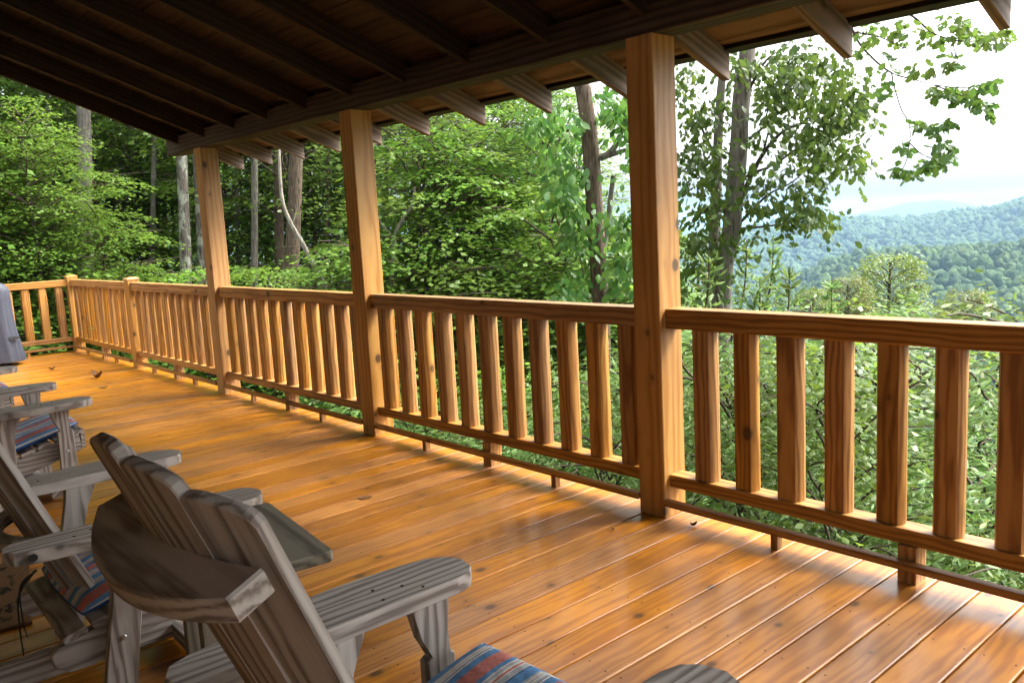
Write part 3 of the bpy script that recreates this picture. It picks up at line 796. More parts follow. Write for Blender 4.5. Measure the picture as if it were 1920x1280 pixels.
def spray_leaves(centres, outdir, rad, per, leaf, wd, rg, flat=.16, kind='diamond', tilt=.45, droop=.15, hang=0.):
    """flat fans of leaves round each centre"""
    n = len(centres); N = n * per
    C = np.repeat(centres, per, 0); O = np.repeat(outdir, per, 0); rr_ = np.repeat(rad, per)[:, None]
    S_ = np.cross(O, np.array((0, 0, 1.))); S_ /= np.linalg.norm(S_, axis=1, keepdims=True) + 1e-9
    t = rg.uniform(-1, 1, N)[:, None]; side = rg.normal(0, .42, N)[:, None]
    pos = C + O * t * rr_ + S_ * side * rr_ * (1.1 - .45 * t) + np.array((0, 0, 1.)) * (rg.normal(0, flat, N)[:, None] - .12 * (t + 1) * (t + 1) - .1 * side ** 2) * rr_
    d = O * .8 + S_ * np.sign(side) * rg.uniform(.2, 1.1, N)[:, None] + rg.normal(0, .3, (N, 3)) * [1, 1, .5] + np.array((0, 0, -1.)) * (.15 + hang)
    nn = np.array((0, 0, 1.)) + rg.normal(0, tilt, (N, 3))
    L = leaf * rg.uniform(.65, 1.25, N)
    return leaves_np(pos, d, nn, L, wd, kind, .16, droop)

def crown_np(seed, rx, ry, z0, z1, nspray, rad, per, leaf, wd, kind='diamond', flat=.12, hollow=.35, taper=.7, tilt=.45, limbs=24, lr=.022, hang=0.):
    """crown around the local z axis from z0 to z1; returns leaf mesh and limb mesh"""
    rg = np.random.default_rng(seed)
    z = rg.uniform(0, 1, nspray); a = rg.uniform(0, 2 * np.pi, nspray)
    prof = np.interp(z, [0, .25, .6, 1], [.72, 1, .85, 1 - taper])
    q = np.sqrt(rg.uniform(hollow ** 2, 1, nspray)) * prof * (1 + .22 * np.sin(a * 3 + seed) * np.cos(z * 9 + seed))
    c = np.stack([np.cos(a) * q * rx, np.sin(a) * q * ry, z0 + (z1 - z0) * z + .06 * rg.normal(0, 1, nspray)], 1)
    o = np.stack([np.cos(a), np.sin(a), np.full(nspray, .05)], 1)
    rads = rad * rg.uniform(.6, 1.35, nspray)
    lv = spray_leaves(c, o, rads, per, leaf, wd, rg, flat, kind, tilt, hang=hang)
    parts = []
    for i in range(min(limbs, nspray)):
        e = c[i]; b = np.array((0, 0, max(z0 - 1.0, e[2] - .35 * math.hypot(e[0], e[1]) - .3)))
        mid = (b + e) / 2 + np.array((rg.normal(0, .1), rg.normal(0, .1), .12 * abs(e[0]) + .05))
        tip = e + o[i] * rads[i] * .8
        parts.append(tube_np(smooth_path([b, mid, e, tip], 3), np.interp(np.linspace(0, 1, 10), [0, 1], [lr, .004]), 4))
    return lv, (join_np(parts) if parts else None)

# crown stock, shared between trees
STOCK = {}
def stock(name, **k):
    lv, lm = crown_np(**k)
    STOCK[name] = (mesh_np(name, lv[0], lv[1]), mesh_np(name + '_limb', lm[0], lm[1], True))
for i in range(4):
    stock('maple%d' % i, seed=20 + i, rx=2.1, ry=2.1, z0=.2, z1=5.6, nspray=82, rad=.85, per=64, leaf=.125, wd=.36, flat=.045, limbs=46, tilt=.28, hollow=.15)
for i in range(3):
    stock('beech%d' % i, seed=40 + i, rx=2.6, ry=2.6, z0=.0, z1=7.5, nspray=125, rad=.95, per=56, leaf=.135, wd=.30, flat=.06, limbs=50, tilt=.34, hollow=.1)
for i in range(2):
    stock('high%d' % i, seed=60 + i, rx=3.4, ry=3.4, z0=.0, z1=6.5, nspray=200, rad=.9, per=34, leaf=.15, wd=.34, flat=.2, limbs=26, lr=.05, tilt=.6)
for i in range(4):
    stock('willow%d' % i, seed=80 + i, rx=.95, ry=.95, z0=-1.9, z1=1.0, nspray=270, rad=.28, per=30, leaf=.070, wd=.14, kind='oval', flat=.35, limbs=60, lr=.012, tilt=.8, hollow=.1, taper=.45)
for i in range(2):
    stock('bramble%d' % i, seed=110 + i, rx=.9, ry=.9, z0=-1.8, z1=.9, nspray=190, rad=.32, per=32, leaf=.058, wd=.34, flat=.16, limbs=40, lr=.01, tilt=.4, hollow=.1, taper=.5)
for i in range(2):
    stock('yellow%d' % i, seed=95 + i, rx=1.9, ry=1.9, z0=-.6, z1=2.6, nspray=210, rad=.42, per=34, leaf=.12, wd=.34, flat=.3, limbs=40, lr=.03, tilt=.7, taper=.55)

def shrub(name, kind, leafmat, x, y, zbase, scale, rz, label, cat, group, stem=None, sz=1.0):
    root = tag(empty(name, (x, y, gz(x, y))), label, cat, group)
    cr, lm = STOCK[kind]
    dz = zbase - gz(x, y)
    Mx = Matrix.Translation((0, 0, dz)) @ Matrix.Rotation(rz, 4, 'Z') @ Matrix.Diagonal((scale, scale, scale * sz, 1))
    c = link('crown', cr, None, root, M=Mx)
    if len(cr.materials) == 0: cr.materials.append(leafmat)
    c['kind'] = 'stuff'
    if len(lm.materials) == 0: lm.materials.append(M['twig'])
    link('branches', lm, None, root, M=Mx)
    if stem:
        v, f = tube_np([(0, 0, -.4), (.05, .02, dz * .5), (-.03, .03, dz + .3 * scale), (0, 0, dz + stem[1] * scale)], [stem[0] * 1.2, stem[0], stem[0] * .8, stem[0] * .3], 7, .08)
        link('trunk', mesh_np('stem', v, f, True), M['bark_dark'], root)
    return root

# --- trees whose trunks show: (distance, photo points top to bottom, width px, bark, label)
TR = [(19, [(158, 195), (161, 360), (162, 525)], 23, 'bark_grey', 'straight pale grey trunk above the far corner of the railing', 1),
      (22, [(252, 240), (236, 330), (217, 430), (205, 520)], 24, 'bark_grey', 'trunk leaning to the right, between the pale grey trunk and the roof beam end', 0),
      (16, [(343, 300), (346, 400), (349, 530)], 19, 'bark_lichen', 'lichen-white trunk left of the far roof post', 0),
      (17, [(372, 330), (377, 430), (381, 535)], 15, 'bark_lichen', 'slim lichen-spotted trunk half hidden behind the far roof post', 0),
      (17, [(479, 300), (477, 400), (477, 540)], 12, 'bark_grey', 'slim grey trunk in the middle of the gap right of the far roof post', 0),
      (18, [(524, 280), (521, 400), (525, 545)], 17, 'bark_brown', 'brown trunk just left of the thick ridged trunk', 0),
      (16, [(557, 290), (553, 400), (544, 545)], 25, 'bark_brown', 'thick ridged brown trunk crossed by a dead leaning stem', 0),
      (20, [(592, 320), (592, 400), (589, 470), (588, 545)], 7, 'bark_brown', 'thin straight sapling stem right of the dead leaning stem', 0),
      (24, [(22, 165), (34, 230), (42, 275), (46, 420)], 15, 'bark_dark', 'dark trunk at the far left under the roof edge', 0),
      (27, [(63, 180), (56, 260), (50, 360)], 15, 'bark_dark', 'second dark trunk at the far left, behind the first', 0),
      (20, [(778, 420), (772, 480), (775, 560)], 18, 'bark_dark', 'short dark trunk right of the middle roof post', 0),
      (22, [(950, 190), (942, 330), (946, 545)], 16, 'bark_grey', 'thin grey trunk in the gap between the middle and nearest post, left one', 0),
      (21, [(1010, 380), (998, 450), (985, 545)], 14, 'bark_dark', 'dark stem between the thin grey trunk and the large vine-hung trunk', 0)]
def trunk_tree(d, pts, wpx, bk, label, high, limbs=None, cat='tree'):
    W_ = [at(u, v, d) for u, v in pts]
    a, b = W_[0], W_[1]; dirn = (a - b).normalized()
    topz = 13.0
    t = a + dirn * max(1.0, (topz - a.z) / max(.3, dirn.z)); t.x = a.x + (t.x - a.x) * .5; t.y = a.y + (t.y - a.y) * .5
    lo = W_[-1]; dn = (W_[-1] - W_[-2]).normalized(); g = gz(lo.x, lo.y) - .3
    bot = lo + dn * ((lo.z - g) / max(.3, -dn.z))
    key = [t] + W_ + [bot]; path = []
    for p_, q_ in zip(key[:-1], key[1:]):
        nn_ = max(1, int((p_ - q_).length / .5)); path += [p_.lerp(q_, k / nn_) for k in range(nn_)]
    path.append(bot)
    for _ in range(6): path = [path[0]] + [(path[k - 1] + path[k] * 2 + path[k + 1]) / 4 for k in range(1, len(path) - 1)] + [path[-1]]
    r = wpx / FPX * d / 2
    base = Vector((bot.x, bot.y, gz(bot.x, bot.y)))
    rad = [r * np.interp(p.z, [g, lo.z, a.z, 13], [1.35, 1.08, .95, .35]) for p in path]
    v, f = tube_np([p - base for p in path], rad, 10, .07, int(d * 7 + pts[0][0]))
    root = tag(empty('forest_tree', base), label, cat, 'trees of the wood beyond the railing')
    tk = link('trunk', mesh_np('trunk', v, f, True), M[bk], root)
    if high:
        cr, lm = STOCK['high%d' % (int(pts[0][0]) % 2)]
        Mx = Matrix.Translation((t.x - base.x, t.y - base.y, 8.2 - base.z)) @ Matrix.Rotation(pts[0][0], 4, 'Z')
        c = link('crown', cr, None, root, M=Mx)
        if len(cr.materials) == 0: cr.materials.append(M['beech'])
        if len(lm.materials) == 0: lm.materials.append(M['twig'])
        c['kind'] = 'stuff'; link('branches', lm, None, root, M=Mx)
    return root
for a in TR: trunk_tree(*a)
for i, (u, d, wp, bk) in enumerate(((100, 21, 8, 'bark_grey'), (285, 20, 9, 'bark_grey'), (310, 24, 8, 'bark_brown'), (425, 23, 9, 'bark_brown'), (447, 20, 7, 'bark_grey'), (500, 22, 8, 'bark_dark'), (575, 25, 9, 'bark_grey'),
                                    (612, 19, 8, 'bark_brown'), (632, 23, 10, 'bark_dark'), (720, 21, 9, 'bark_grey'), (815, 22, 10, 'bark_brown'), (870, 20, 8, 'bark_grey'), (905, 24, 9, 'bark_dark'), (1030, 21, 9, 'bark_grey'))):
    k = rnd.uniform(-14, 14)
    trunk_tree(d, [(u + k, 170), (u + k * .4, 340), (u, 545)], wp, bk, 'slim bare trunk among the leaves ' + ('left of the far roof post' if u < 390 else 'between the far and the middle roof post' if u < 670 else 'right of the middle roof post'), 0)
# dead leaning stem
pp = [at(*p, 15) for p in ((522, 250), (525, 330), (530, 380), (546, 420), (566, 455), (590, 500), (613, 545), (640, 600))]
base = Vector((pp[-1].x, pp[-1].y, gz(pp[-1].x, pp[-1].y)))
path = smooth_path(pp + [base - Vector((0, 0, .2))], 4)
v, f = tube_np([p - base for p in path], np.interp(np.arange(len(path)), [0, len(path)], [.022, .062]), 7, .1, 5)
rt_ = tag(empty('dead_stem', base), 'pale dead stem leaning across the thick ridged trunk', 'dead tree')
link('trunk', mesh_np('dead_stem', v, f, True), M['bark_pale'], rt_)
for pts in (((590, 500), (580, 520), (572, 535)), ((546, 420), (552, 410), (556, 392))):
    q = [at(*p, 15) - base for p in pts]; v, f = tube_np(smooth_path(q, 3), np.linspace(.014, .005, 7), 5)
    link('stub', mesh_np('stub', v, f, True), M['bark_pale'], rt_)
# small forked sapling
d = 13
rt_ = None
b0 = at(737, 560, d); g0 = Vector((b0.x, b0.y, gz(b0.x, b0.y)))
rt_ = tag(empty('forked_sapling', g0), 'forked bare sapling stem right of the middle roof post', 'tree')
parts = []
for pts, r_ in ((((737, 440), (738, 500), (737, 560)), .045), (((737, 445), (755, 410), (772, 385), (778, 350)), .03), (((737, 445), (715, 420), (700, 390)), .025)):
    q = [at(*p, d) - g0 for p in pts]
    if r_ > .04: q.append(Vector((0, 0, -.2)))
    sp_ = smooth_path(q, 3); parts.append(tube_np(sp_, np.linspace(r_, r_ * .6 if r_ < .04 else r_ * 1.3, len(sp_)), 6, .08))
v, f = join_np(parts); link('trunk', mesh_np('sapling', v, f, True), M['bark_grey'], rt_)

# --- understorey: leafy small trees in layered sprays
def region(u):
    return ('left of the pale grey trunk' if u < 160 else 'between the pale grey trunk and the far roof post' if u < 390 else 'between the far and the middle roof post' if u < 670 else
            'just right of the middle roof post' if u < 880 else 'between the middle post and the vine-hung trunk' if u < 1100 else 'behind the nearest roof post')
def place(kind, mat, u, d, ztop_frac, scale, label, group, sz=1., zb=None, stem=True):
    label = label + ' ' + region(u)
    p = at(u, 500, d); g = gz(p.x, p.y)
    zbase = g + .2 if zb is None else zb - 5.2 * scale * sz
    return shrub('leafy_tree', kind, mat, p.x, p.y, zbase, scale, rnd.uniform(0, 6.28), label, 'tree', group, (.05 * scale, 3.6) if stem else None, sz)
GL = 'leafy understorey trees of the wood beyond the railing'
LAB1 = 'light green layered understorey tree'
for (u, d, sc_, k) in ((-60, 15.6, .95, 0), (40, 15.4, .9, 1), (110, 16.5, .8, 2), (230, 15.5, .55, 3), (290, 19.5, .8, 0), (-150, 16, 1., 2), (430, 19.5, .8, 1), (690, 12.5, .86, 2), (760, 14.0, .95, 3), (830, 12.6, .9, 1), (640, 16, .9, 0), (900, 15, .85, 2)):
    place('maple%d' % k, M['maple'], u, d, 1, sc_, LAB1, GL)
LAB2 = 'mid green forest tree farther back,'
for i in range(27):
    u = -260 + i * 47.0 + rnd.uniform(-18, 18); d = rnd.uniform(20, 34)
    big = .95 if u < 820 else .62
    place('beech%d' % (i % 3), M['beech'], u, d, 1, big * rnd.uniform(.85, 1.2), LAB2, GL, sz=(1.15 if u < 820 else .85))
for i in range(22):
    u = 800 + i * 21 + rnd.uniform(-14, 14); d = rnd.uniform(12, 21)
    e = np.interp(u, [800, 900, 1000, 1120, 1260], [.17, .10, .06, .02, .0]) + rnd.uniform(-.07, .02)
    place('maple%d' % (i % 4), M['maple'] if i % 3 else M['beech'], u, d, 1, rnd.uniform(.75, .95), LAB1, GL, sz=1.05, zb=1.35 + d * e)
for i in range(11):
    u = 560 + i * 35 + rnd.uniform(-10, 10); d = rnd.uniform(17, 26)
    place('beech%d' % (i % 3), M['beech'] if i % 2 else M['maple'], u, d, 1, rnd.uniform(.7, .9), LAB2, GL, sz=1.1, zb=1.35 + d * (.24 if u < 860 else .12) + rnd.uniform(-.6, 1.4))
for i in range(14):
    u = -80 + i * 52 + rnd.uniform(-16, 16); d = rnd.uniform(14.6, 15.6) if u < 260 else rnd.uniform(11.5, 14.5)
    place('maple%d' % (i % 4), M['maple'], u, d, 1, rnd.uniform(.45, .6), LAB1, GL, sz=1., zb=1.35 + d * (rnd.uniform(-.04, .19) if not 270 < u < 640 else rnd.uniform(-.09, -.03)))
for i in range(8):
    u = 395 + i * 38 + rnd.uniform(-8, 8); d = rnd.uniform(19.5, 25)
    place('maple%d' % (i % 4), M['maple'] if i % 3 else M['beech'], u, d, 1, rnd.uniform(.75, 1.), LAB2, GL, sz=1.1, zb=1.35 + d * rnd.uniform(.02, .27))
for i in range(18):
    u = -120 + i * 27 + rnd.uniform(-8, 8); d = rnd.uniform(21, 26)
    place('maple%d' % (i % 4), M['maple'], u, d, 1, rnd.uniform(.75, 1.), LAB2, GL, sz=1.1, zb=1.35 + d * rnd.uniform(.06, .29))
for i in range(9):
    u = 890 + i * 24 + rnd.uniform(-10, 10); d = rnd.uniform(14, 20)
    place('maple%d' % (i % 4), M['maple'] if i % 2 else M['beech'], u, d, 1, rnd.uniform(.5, .62), LAB1, GL, sz=1.1, zb=1.35 + d * rnd.uniform(.10, .22))
for i in range(14):
    a = R(-92 - i * 3.4); d = rnd.uniform(19, 30); x, y = CAM.x + d * math.sin(a), CAM.y + d * math.cos(a)
    shrub('leafy_tree', 'beech%d' % (i % 3), M['beech'], x, y, gz(x, y) + 1.5, rnd.uniform(1., 1.3), i * 1.3, 'mid green forest tree past the end railing, left of the frame', 'tree', GL, (.09, 4), 1.25)
for i in range(20):
    a = R(-72 - i * 3.2); d = rnd.uniform(21, 33); x, y = CAM.x + d * math.sin(a), CAM.y + d * math.cos(a)
    rt_ = shrub('tall_tree', 'high%d' % (i % 2), M['beech'], x, y, gz(x, y) + 6.5, rnd.uniform(1.1, 1.4), i * 1.7, 'tall forest tree whose crown starts high, far left behind the understorey', 'tree', 'tall trees of the wood on the left', (.14, 5), 1.35)
# thick backdrop of the wood
rg = np.random.default_rng(5)
n = 3600
az = np.radians(rg.uniform(-140, -50, n)); dd = rg.uniform(36, 60, n)
c = np.stack([CAM.x + dd * np.sin(az), CAM.y + dd * np.cos(az), np.zeros(n)], 1)
c[:, 2] = height(c[:, 0], c[:, 1]) + rg.uniform(0, 1, n) * np.interp(np.degrees(az), [-140, -60, -56, -53, -50], [22, 20, 17, 12, 7])
o_ = rg.normal(0, 1, (n, 3)); o_[:, 2] = 0; o_ /= np.linalg.norm(o_, axis=1, keepdims=True)
v, f = spray_leaves(c, o_, rg.uniform(.9, 1.9, n), 22, .34, .36, rg, .15)
tag(link('woodland', mesh_np('woodland', v, f), M['beech']), 'deep green wood behind the trees on the left', 'wood', kind='stuff')

# --- shrubs right behind the railing
GS = 'leafy shrubs growing up behind the railing'
LS = 'green leafy shrub behind the balusters'
i = 0
for (x, y, zt, s) in ((-1.9, 1.7, -.2, 1.0), (-1.0, 2.1, -.1, 1.0), (-.2, 1.9, .12, .95), (.5, 2.2, .0, 1.0), (1.05, 1.7, -.1, .9), (1.6, 2.3, -.35, 1.), (2.2, 2.0, -.5, 1.), (-.6, 3.3, .05, 1.15), (.3, 3.6, .0, 1.2), (1.1, 3.4, -.3, 1.15),
                      (1.7, 3.8, -.7, 1.2), (-1.6, 3.3, -.2, 1.15), (-2.6, 3.0, -.5, 1.2), (2.6, 3.4, -.9, 1.2), (-3.3, 1.9, -.8, 1.0), (-4.3, 2.2, -.9, 1.), (-2.6, 1.6, -.7, .9), (-5.2, 1.8, -.9, .9), (-.3, 5.2, -.4, 1.5), (1., 5.6, -.9, 1.5),
                      (-1.9, 5.2, -.5, 1.5), (-3.6, 4.6, -.9, 1.5), (-5.4, 3.8, -1., 1.4), (-7., 2.6, -1.1, 1.2), (-8.6, 2.2, -1., 1.2)):
    shrub('shrub', ('bramble%d' % (i % 2)) if i % 5 == 2 else 'willow%d' % (i % 4), M['maple'] if i % 5 == 2 else M['willow'], x, y, zt - .38 * s - (.55 if x > .2 else .08) - max(0, x) * .20 - (.35 if x > 1.2 else 0), s, rnd.uniform(0, 6), LS + (' in the right bay' if x > -.3 and y < 3 else ' in the second bay' if x > -2.6 and y < 3 else ' in the farther bays' if y < 3 else ', farther down the slope'), 'shrub', GS); i += 1
# upright shoots rising above the railing
for (u, v, d, wh) in ((1330, 470, 6.2, 'leftmost, against the oak trunk'), (1400, 450, 6.6, 'just right of the oak trunk'), (1450, 440, 6.8, 'tallest of the group'), (1480, 500, 6.4, 'right of the tallest one'), (1425, 520, 6.0, 'short and low'), (1560, 520, 7.5, 'rightmost, in front of the yellow trees')):
    p = at(u, v, d); q = at(u - 30, v + 190, d)
    pts = smooth_path([q, (p + q) / 2 + Vector((.05, 0, .02)), p], 5)
    root = tag(empty('shoot', q), 'upright leafy shoot rising above the right railing, ' + wh, 'shrub', 'upright shoots above the railing')
    v_, f_ = tube_np([x - q for x in pts], np.linspace(.012, .003, len(pts)), 5)
    link('stem', mesh_np('shoot_stem', v_, f_, True), M['twig'], root)
    N = 90; t = rg.uniform(.15, 1, N); k = (t * (len(pts) - 1)).astype(int).clip(0, len(pts) - 2)
    base = np.array([list(pts[a] - q) for a in k]); dr = rg.normal(0, 1, (N, 3)); dr[:, 2] = abs(dr[:, 2]) * .4 + .3
    base += rg.normal(0, .06, (N, 3)) * (1.2 - t[:, None])
    v_, f_ = leaves_np(base, dr, rg.normal(0, .5, (N, 3)) + [0, 0, 1], rg.uniform(.06, .11, N), .15, 'oval')
    link('foliage', mesh_np('shoot_leaf', v_, f_), M['willow'], root)['kind'] = 'stuff'
# yellowing trees farther down the slope
for (u, v, d, s, lab) in ((1668, 560, 27, .66, 'tallest yellow-green tree rising above the right railing'), (1590, 575, 25, .42, 'smaller yellow-green tree left of the tallest one'),
                          (1525, 590, 24, .34, 'low yellow tree tip at the left of the yellowing group'), (1812, 612, 25, .48, 'yellow-green tree top just over the rail at the right')):
    p = at(u, v, d)
    shrub('yellow_tree', 'yellow%d' % (int(u) % 2), M['yellow'], p.x, p.y, p.z - .6 * s, s, u, lab, 'tree', 'yellowing trees beyond the right railing', (.07, 2.2))

# --- large vine-hung trunk and the broad oak right of the nearest post
def limb(parts, pts, d, r0_, r1_, base, sides=7):
    q = [at(*p, d) - base if len(p) == 2 else at(p[0], p[1], p[2]) - base for p in pts]
    sp_ = smooth_path(q, 4); parts.append(tube_np(sp_, np.linspace(r0_, r1_, len(sp_)), sides, .08, len(parts)))
def clustered(clusters, d, dj, leaf, wd, kind, per, rg, hang=.3, tilt=.6, flat=.35):
    Cs, Os, Rs = [], [], []
    for (u, v, ru, rv, n) in clusters:
        for _ in range(n):
            a = rg.uniform(0, 6.28); q = math.sqrt(rg.uniform(0, 1))
            p = at(u + math.cos(a) * q * ru, v + math.sin(a) * q * rv, d + rg.normal(0, dj))
            Cs.append(list(p)); o = rg.normal(0, 1, 3); o[2] *= .25; Os.append(o / np.linalg.norm(o)); Rs.append(rg.uniform(.13, .24) * d / 9)
    return spray_leaves(np.array(Cs), np.array(Os), np.array(Rs), per, leaf, wd, rg, flat, kind, tilt, hang=hang)

d = 9.5
lo = at(1128, 560, d); g = gz(lo.x, lo.y); base = Vector((lo.x + .1, lo.y, g))
root = tag(empty('vine_hung_tree', base), 'large dark trunk with hanging vine leaves, left of the nearest post', 'tree')
parts = []
path = smooth_path([at(1085, -400, d), at(1088, 100, d), at(1096, 180, d), at(1108, 290, d), at(1116, 420, d), at(1126, 560, d), at(1140, 890, d), base + Vector((0, 0, -.3))], 5)
rad = np.interp([p.z for p in path], [g, -.5, 1.8, 3.6, 7], [.125, .098, .095, .085, .05])
v, f = tube_np([p - base for p in path], rad, 12, .06, 3); link('trunk', mesh_np('vine_trunk', v, f, True), M['bark_brown'], root)
parts = []
limb(parts, [(1116, 296), (1140, 290), (1158, 265), (1172, 215), (1180, 120)], d, .045, .02, base); limb(parts, [(1140, 292), (1180, 280), (1230, 270)], d, .03, .015, base)
limb(parts, [(1150, 330, d + .4), (1142, 400, d + .4), (1130, 480, d + .4)], d, .03, .035, base); limb(parts, [(1105, 240), (1080, 235), (1050, 260), (1040, 300)], d, .02, .006, base)
limb(parts, [(1098, 545), (1085, 470), (1060, 380), (1050, 300)], d, .008, .005, base, 5); limb(parts, [(1112, 330), (1090, 315), (1065, 330)], d, .012, .005, base, 5)
v, f = join_np(parts); link('branches', mesh_np('vine_branches', v, f, True), M['bark_grey'], root)
rg = np.random.default_rng(77)
cl = [(1035, 275, 40, 22, 7), (1062, 320, 30, 30, 9), (1050, 370, 22, 34, 7), (1072, 400, 22, 36, 8), (1086, 450, 18, 40, 6), (1075, 520, 30, 30, 6), (1168, 420, 20, 60, 9), (1168, 510, 20, 50, 8), (1160, 240, 24, 40, 7),
      (1050, 215, 40, 24, 7), (1140, 190, 30, 22, 5), (1010, 240, 36, 22, 6), (1080, 560, 40, 20, 6), (1168, 170, 24, 40, 6), (1230, 300, 60, 120, 14), (1220, 480, 50, 90, 12)]
v, f = clustered(cl, d - .3, .35, .104, .28, 'oval', 15, rg, hang=.9, tilt=.9)
v = v - np.array(base); nl = 300; pick = rg.permutation(len(v) // 6)[:nl]; keep = np.ones(len(v) // 6, bool); keep[pick] = False
for k in pick:                                                   # the leaves one can pick apart
    link('leaf', mesh_np('vine_leaf', v[k * 6:k * 6 + 6], f[:4] - f[:4].min()), M['vine'], root)
vk = v.reshape(-1, 6, 3)[keep].reshape(-1, 3); fk = (f[:4][None] + (np.arange(keep.sum()) * 6)[:, None, None]).reshape(-1, 3)
link('hanging_leaves', mesh_np('vine_leaves', vk, fk), M['vine'], root)['kind'] = 'stuff'

d = 9.0
lo = at(1372, 430, d); base = Vector((at(1345, 900, d).x, at(1345, 900, d).y, 0)); base.z = gz(base.x, base.y)
root = tag(empty('oak_tree', base), 'broad oak with forked trunk and open crown, right of the nearest post', 'tree')
parts = []
path = smooth_path([at(1420, -350, d), at(1402, 80, d), at(1392, 160, d), at(1384, 280, d), at(1372, 430, d), at(1352, 620, d), base + Vector((0, 0, -.3))], 5)
v, f = tube_np([p - base for p in path], np.interp([p.z for p in path], [base.z, 0, 1.9, 3.4, 7], [.13, .10, .09, .075, .05]), 12, .06, 8)
parts.append((v, f))
path = smooth_path([at(1355, 120, d + .3), at(1347, 250, d + .3), at(1342, 380, d + .3), at(1338, 500, d + .3), at(1340, 640, d + .3), base + Vector((-.05, .25, -.3))], 5)
parts.append(tube_np([p - base for p in path], np.interp(np.arange(len(path)), [0, len(path)], [.04, .085]), 10, .07, 9))
v, f = join_np(parts); link('trunk', mesh_np('oak_trunk', v, f, True), M['bark_grey'], root)
parts = []
for pts, r_ in ((((1376, 420), (1395, 360), (1430, 290), (1470, 245), (1520, 225), (1570, 190)), .03), (((1378, 345), (1410, 325), (1450, 310), (1500, 275), (1550, 250)), .02), (((1400, 265), (1430, 240), (1455, 215), (1475, 200)), .016),
                (((1430, 290), (1440, 250), (1446, 220)), .012), (((1380, 425), (1410, 395), (1440, 365), (1480, 345), (1505, 325)), .016), (((1372, 430), (1400, 428), (1430, 425), (1470, 420), (1510, 415)), .016), (((1398, 180), (1420, 140), (1440, 110), (1470, 90)), .018),
                (((1420, 140), (1440, 120), (1500, 60)), .012), (((1345, 300), (1320, 250), (1300, 200)), .02), (((1342, 380), (1315, 400), (1295, 420)), .018)):
    limb(parts, pts, d, r_, .005, base, 6)
v, f = join_np(parts); link('branches', mesh_np('oak_branches', v, f, True), M['bark_dark'], root)
rg = np.random.default_rng(99)
cl = [(1300, 170, 36, 60, 16), (1325, 240, 40, 50, 16), (1300, 310, 34, 50, 14), (1345, 330, 30, 60, 14), (1330, 410, 40, 40, 14), (1295, 450, 24, 40, 9), (1340, 470, 40, 40, 14), (1310, 520, 40, 40, 12), (1410, 140, 40, 40, 13), (1440, 190, 36, 40, 14), (1480, 170, 46, 50, 20),
      (1530, 160, 40, 50, 18), (1560, 205, 44, 40, 20), (1590, 150, 34, 50, 14), (1610, 195, 26, 26, 8), (1560, 260, 46, 32, 18), (1590, 300, 30, 22, 9), (1510, 280, 40, 28, 14), (1480, 235, 36, 26, 10), (1530, 325, 34, 18, 8), (1440, 330, 34, 18, 7), (1490, 365, 40, 16, 9), (1455, 385, 40, 22, 10),
      (1500, 395, 40, 20, 13), (1535, 412, 22, 10, 6), (1410, 370, 24, 22, 6), (1470, 120, 50, 24, 12), (1420, 255, 26, 20, 5), (1520, 105, 50, 20, 9), (1380, 130, 30, 40, 9), (1415, 440, 50, 14, 6)]
v, f = clustered([(a, b, c, e, max(3, int(n * .9))) for a, b, c, e, n in cl], d - .1, .4, .088, .30, 'lobed', 12, rg, hang=.7, tilt=.9)
link('crown', mesh_np('oak_crown', v - np.array(base), f), M['oak'], root)['kind'] = 'stuff'

# overhanging oak limb against the sky: every leaf a part of its own
d = 6.2
b0 = at(1500, -250, d)
root = tag(empty('overhanging_branch', b0), 'overhanging oak branch drooping against the white sky at the upper right', 'branch')
parts = []
for pts, r_ in ((((1500, -250), (1560, -60), (1600, 60), (1632, 105), (1672, 137), (1715, 150), (1752, 160)), .012), (((1672, 137), (1676, 160), (1690, 205), (1703, 228), (1707, 252), (1705, 268)), .005), (((1560, -60), (1640, 0), (1710, 30), (1745, 60), (1785, 75), (1830, 78), (1870, 66)), .010),
                (((1600, 60), (1650, 70), (1690, 88), (1712, 95)), .006), (((1752, 160), (1790, 175), (1830, 190), (1860, 205)), .005), (((1752, 160), (1800, 165), (1840, 160), (1870, 152)), .004), (((1703, 228), (1730, 236), (1770, 230), (1792, 236)), .003),
                (((1705, 268), (1730, 290), (1765, 300), (1785, 280)), .004), (((1705, 268), (1700, 300), (1690, 318), (1675, 318)), .003), (((1785, 75), (1790, 95), (1800, 120)), .004), (((1640, 0), (1700, 10), (1760, 20), (1800, 45)), .006)):
    limb(parts, pts, d, r_, .0022, b0, 5)
v, f = join_np(parts); link('branches', mesh_np('limb', v, f, True), M['bark_dark'], root)
rg = np.random.default_rng(123)
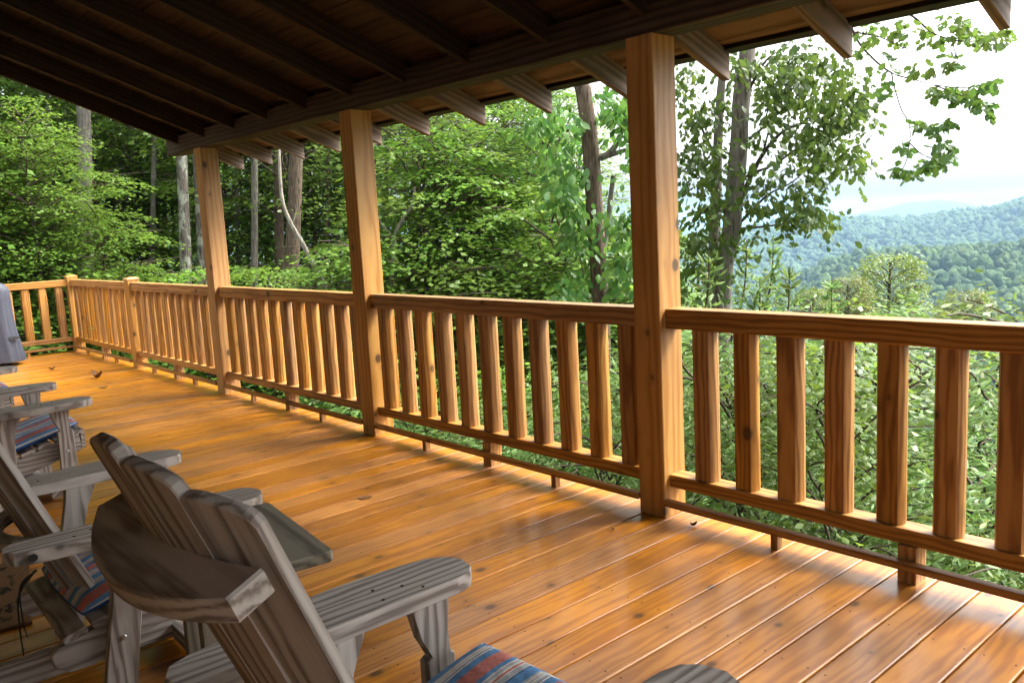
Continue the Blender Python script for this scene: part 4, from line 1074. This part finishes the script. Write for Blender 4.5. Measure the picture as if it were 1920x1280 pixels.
cl = [(1630, 62, 22, 22, 13), (1612, 95, 14, 14, 6), (1699, 52, 26, 14, 13), (1690, 75, 14, 12, 6), (1745, 66, 24, 16, 14), (1786, 42, 26, 18, 16), (1811, 62, 26, 16, 15), (1786, 112, 16, 14, 13), (1835, 72, 22, 14, 12), (1872, 70, 20, 16, 14), (1890, 62, 10, 12, 5),
      (1711, 132, 13, 12, 9), (1746, 132, 7, 7, 4), (1752, 172, 10, 12, 9), (1785, 172, 18, 10, 12), (1812, 182, 20, 10, 14), (1840, 162, 22, 7, 13), (1862, 156, 10, 6, 6), (1843, 198, 18, 9, 11), (1856, 207, 8, 6, 4), (1697, 276, 14, 12, 11), (1730, 236, 16, 7, 9),
      (1757, 246, 12, 10, 7), (1777, 231, 14, 8, 9), (1762, 274, 16, 10, 10), (1782, 285, 11, 14, 10), (1755, 302, 22, 9, 14), (1730, 312, 16, 8, 8), (1704, 324, 16, 9, 10), (1681, 318, 12, 6, 6), (1660, 165, 16, 20, 7), (1665, 120, 8, 20, 4)]
q_ = [(0, 0, 0), (.28, .15, -.02), (.42, .32, -.06), (.55, .19, -.03), (.72, .29, -.08), (1, 0, -.14), (.72, -.29, -.08), (.55, -.19, -.03), (.42, -.32, -.06), (.28, -.15, -.02)]
fl_ = [(0, 2, 1), (0, 3, 2), (0, 5, 3), (3, 5, 4), (0, 7, 5), (5, 7, 6), (0, 8, 7), (0, 9, 8)]
lm_ = mesh('oak_leaf', q_, fl_); lm_.materials.append(M['oak'])
cnt = 0; extra = []
for (u, v, ru, rv, n) in cl:
    for _ in range(int(n * 2)):
        a = rg.uniform(0, 6.28); q = math.sqrt(rg.uniform(0, 1))
        p = at(u + math.cos(a) * q * ru, v + math.sin(a) * q * rv, d + rg.normal(0, .12)) - b0
        dr = Vector(rg.normal(0, 1, 3)); dr.z = dr.z * .6 - .8; dr.normalize()
        nn = Vector(rg.normal(0, 1, 3)); yv = nn.cross(dr).normalized(); zv = dr.cross(yv); L = rg.uniform(.05, .088)
        Mx = Matrix(((dr.x * L, yv.x * L, zv.x * L, p.x), (dr.y * L, yv.y * L, zv.y * L, p.y), (dr.z * L, yv.z * L, zv.z * L, p.z), (0, 0, 0, 1)))
        if cnt < 300: link('leaf', lm_, None, root, M=Mx)
        else: extra.append(Mx)
        cnt += 1
if extra:
    V_ = []; F_ = []
    for Mx in extra:
        o0 = len(V_); V_ += [tuple(Mx @ Vector(p)) for p in q_]; F_ += [tuple(i + o0 for i in f) for f in fl_]
    link('small_leaves', mesh('small_leaves', V_, F_), M['oak'], root)['kind'] = 'stuff'
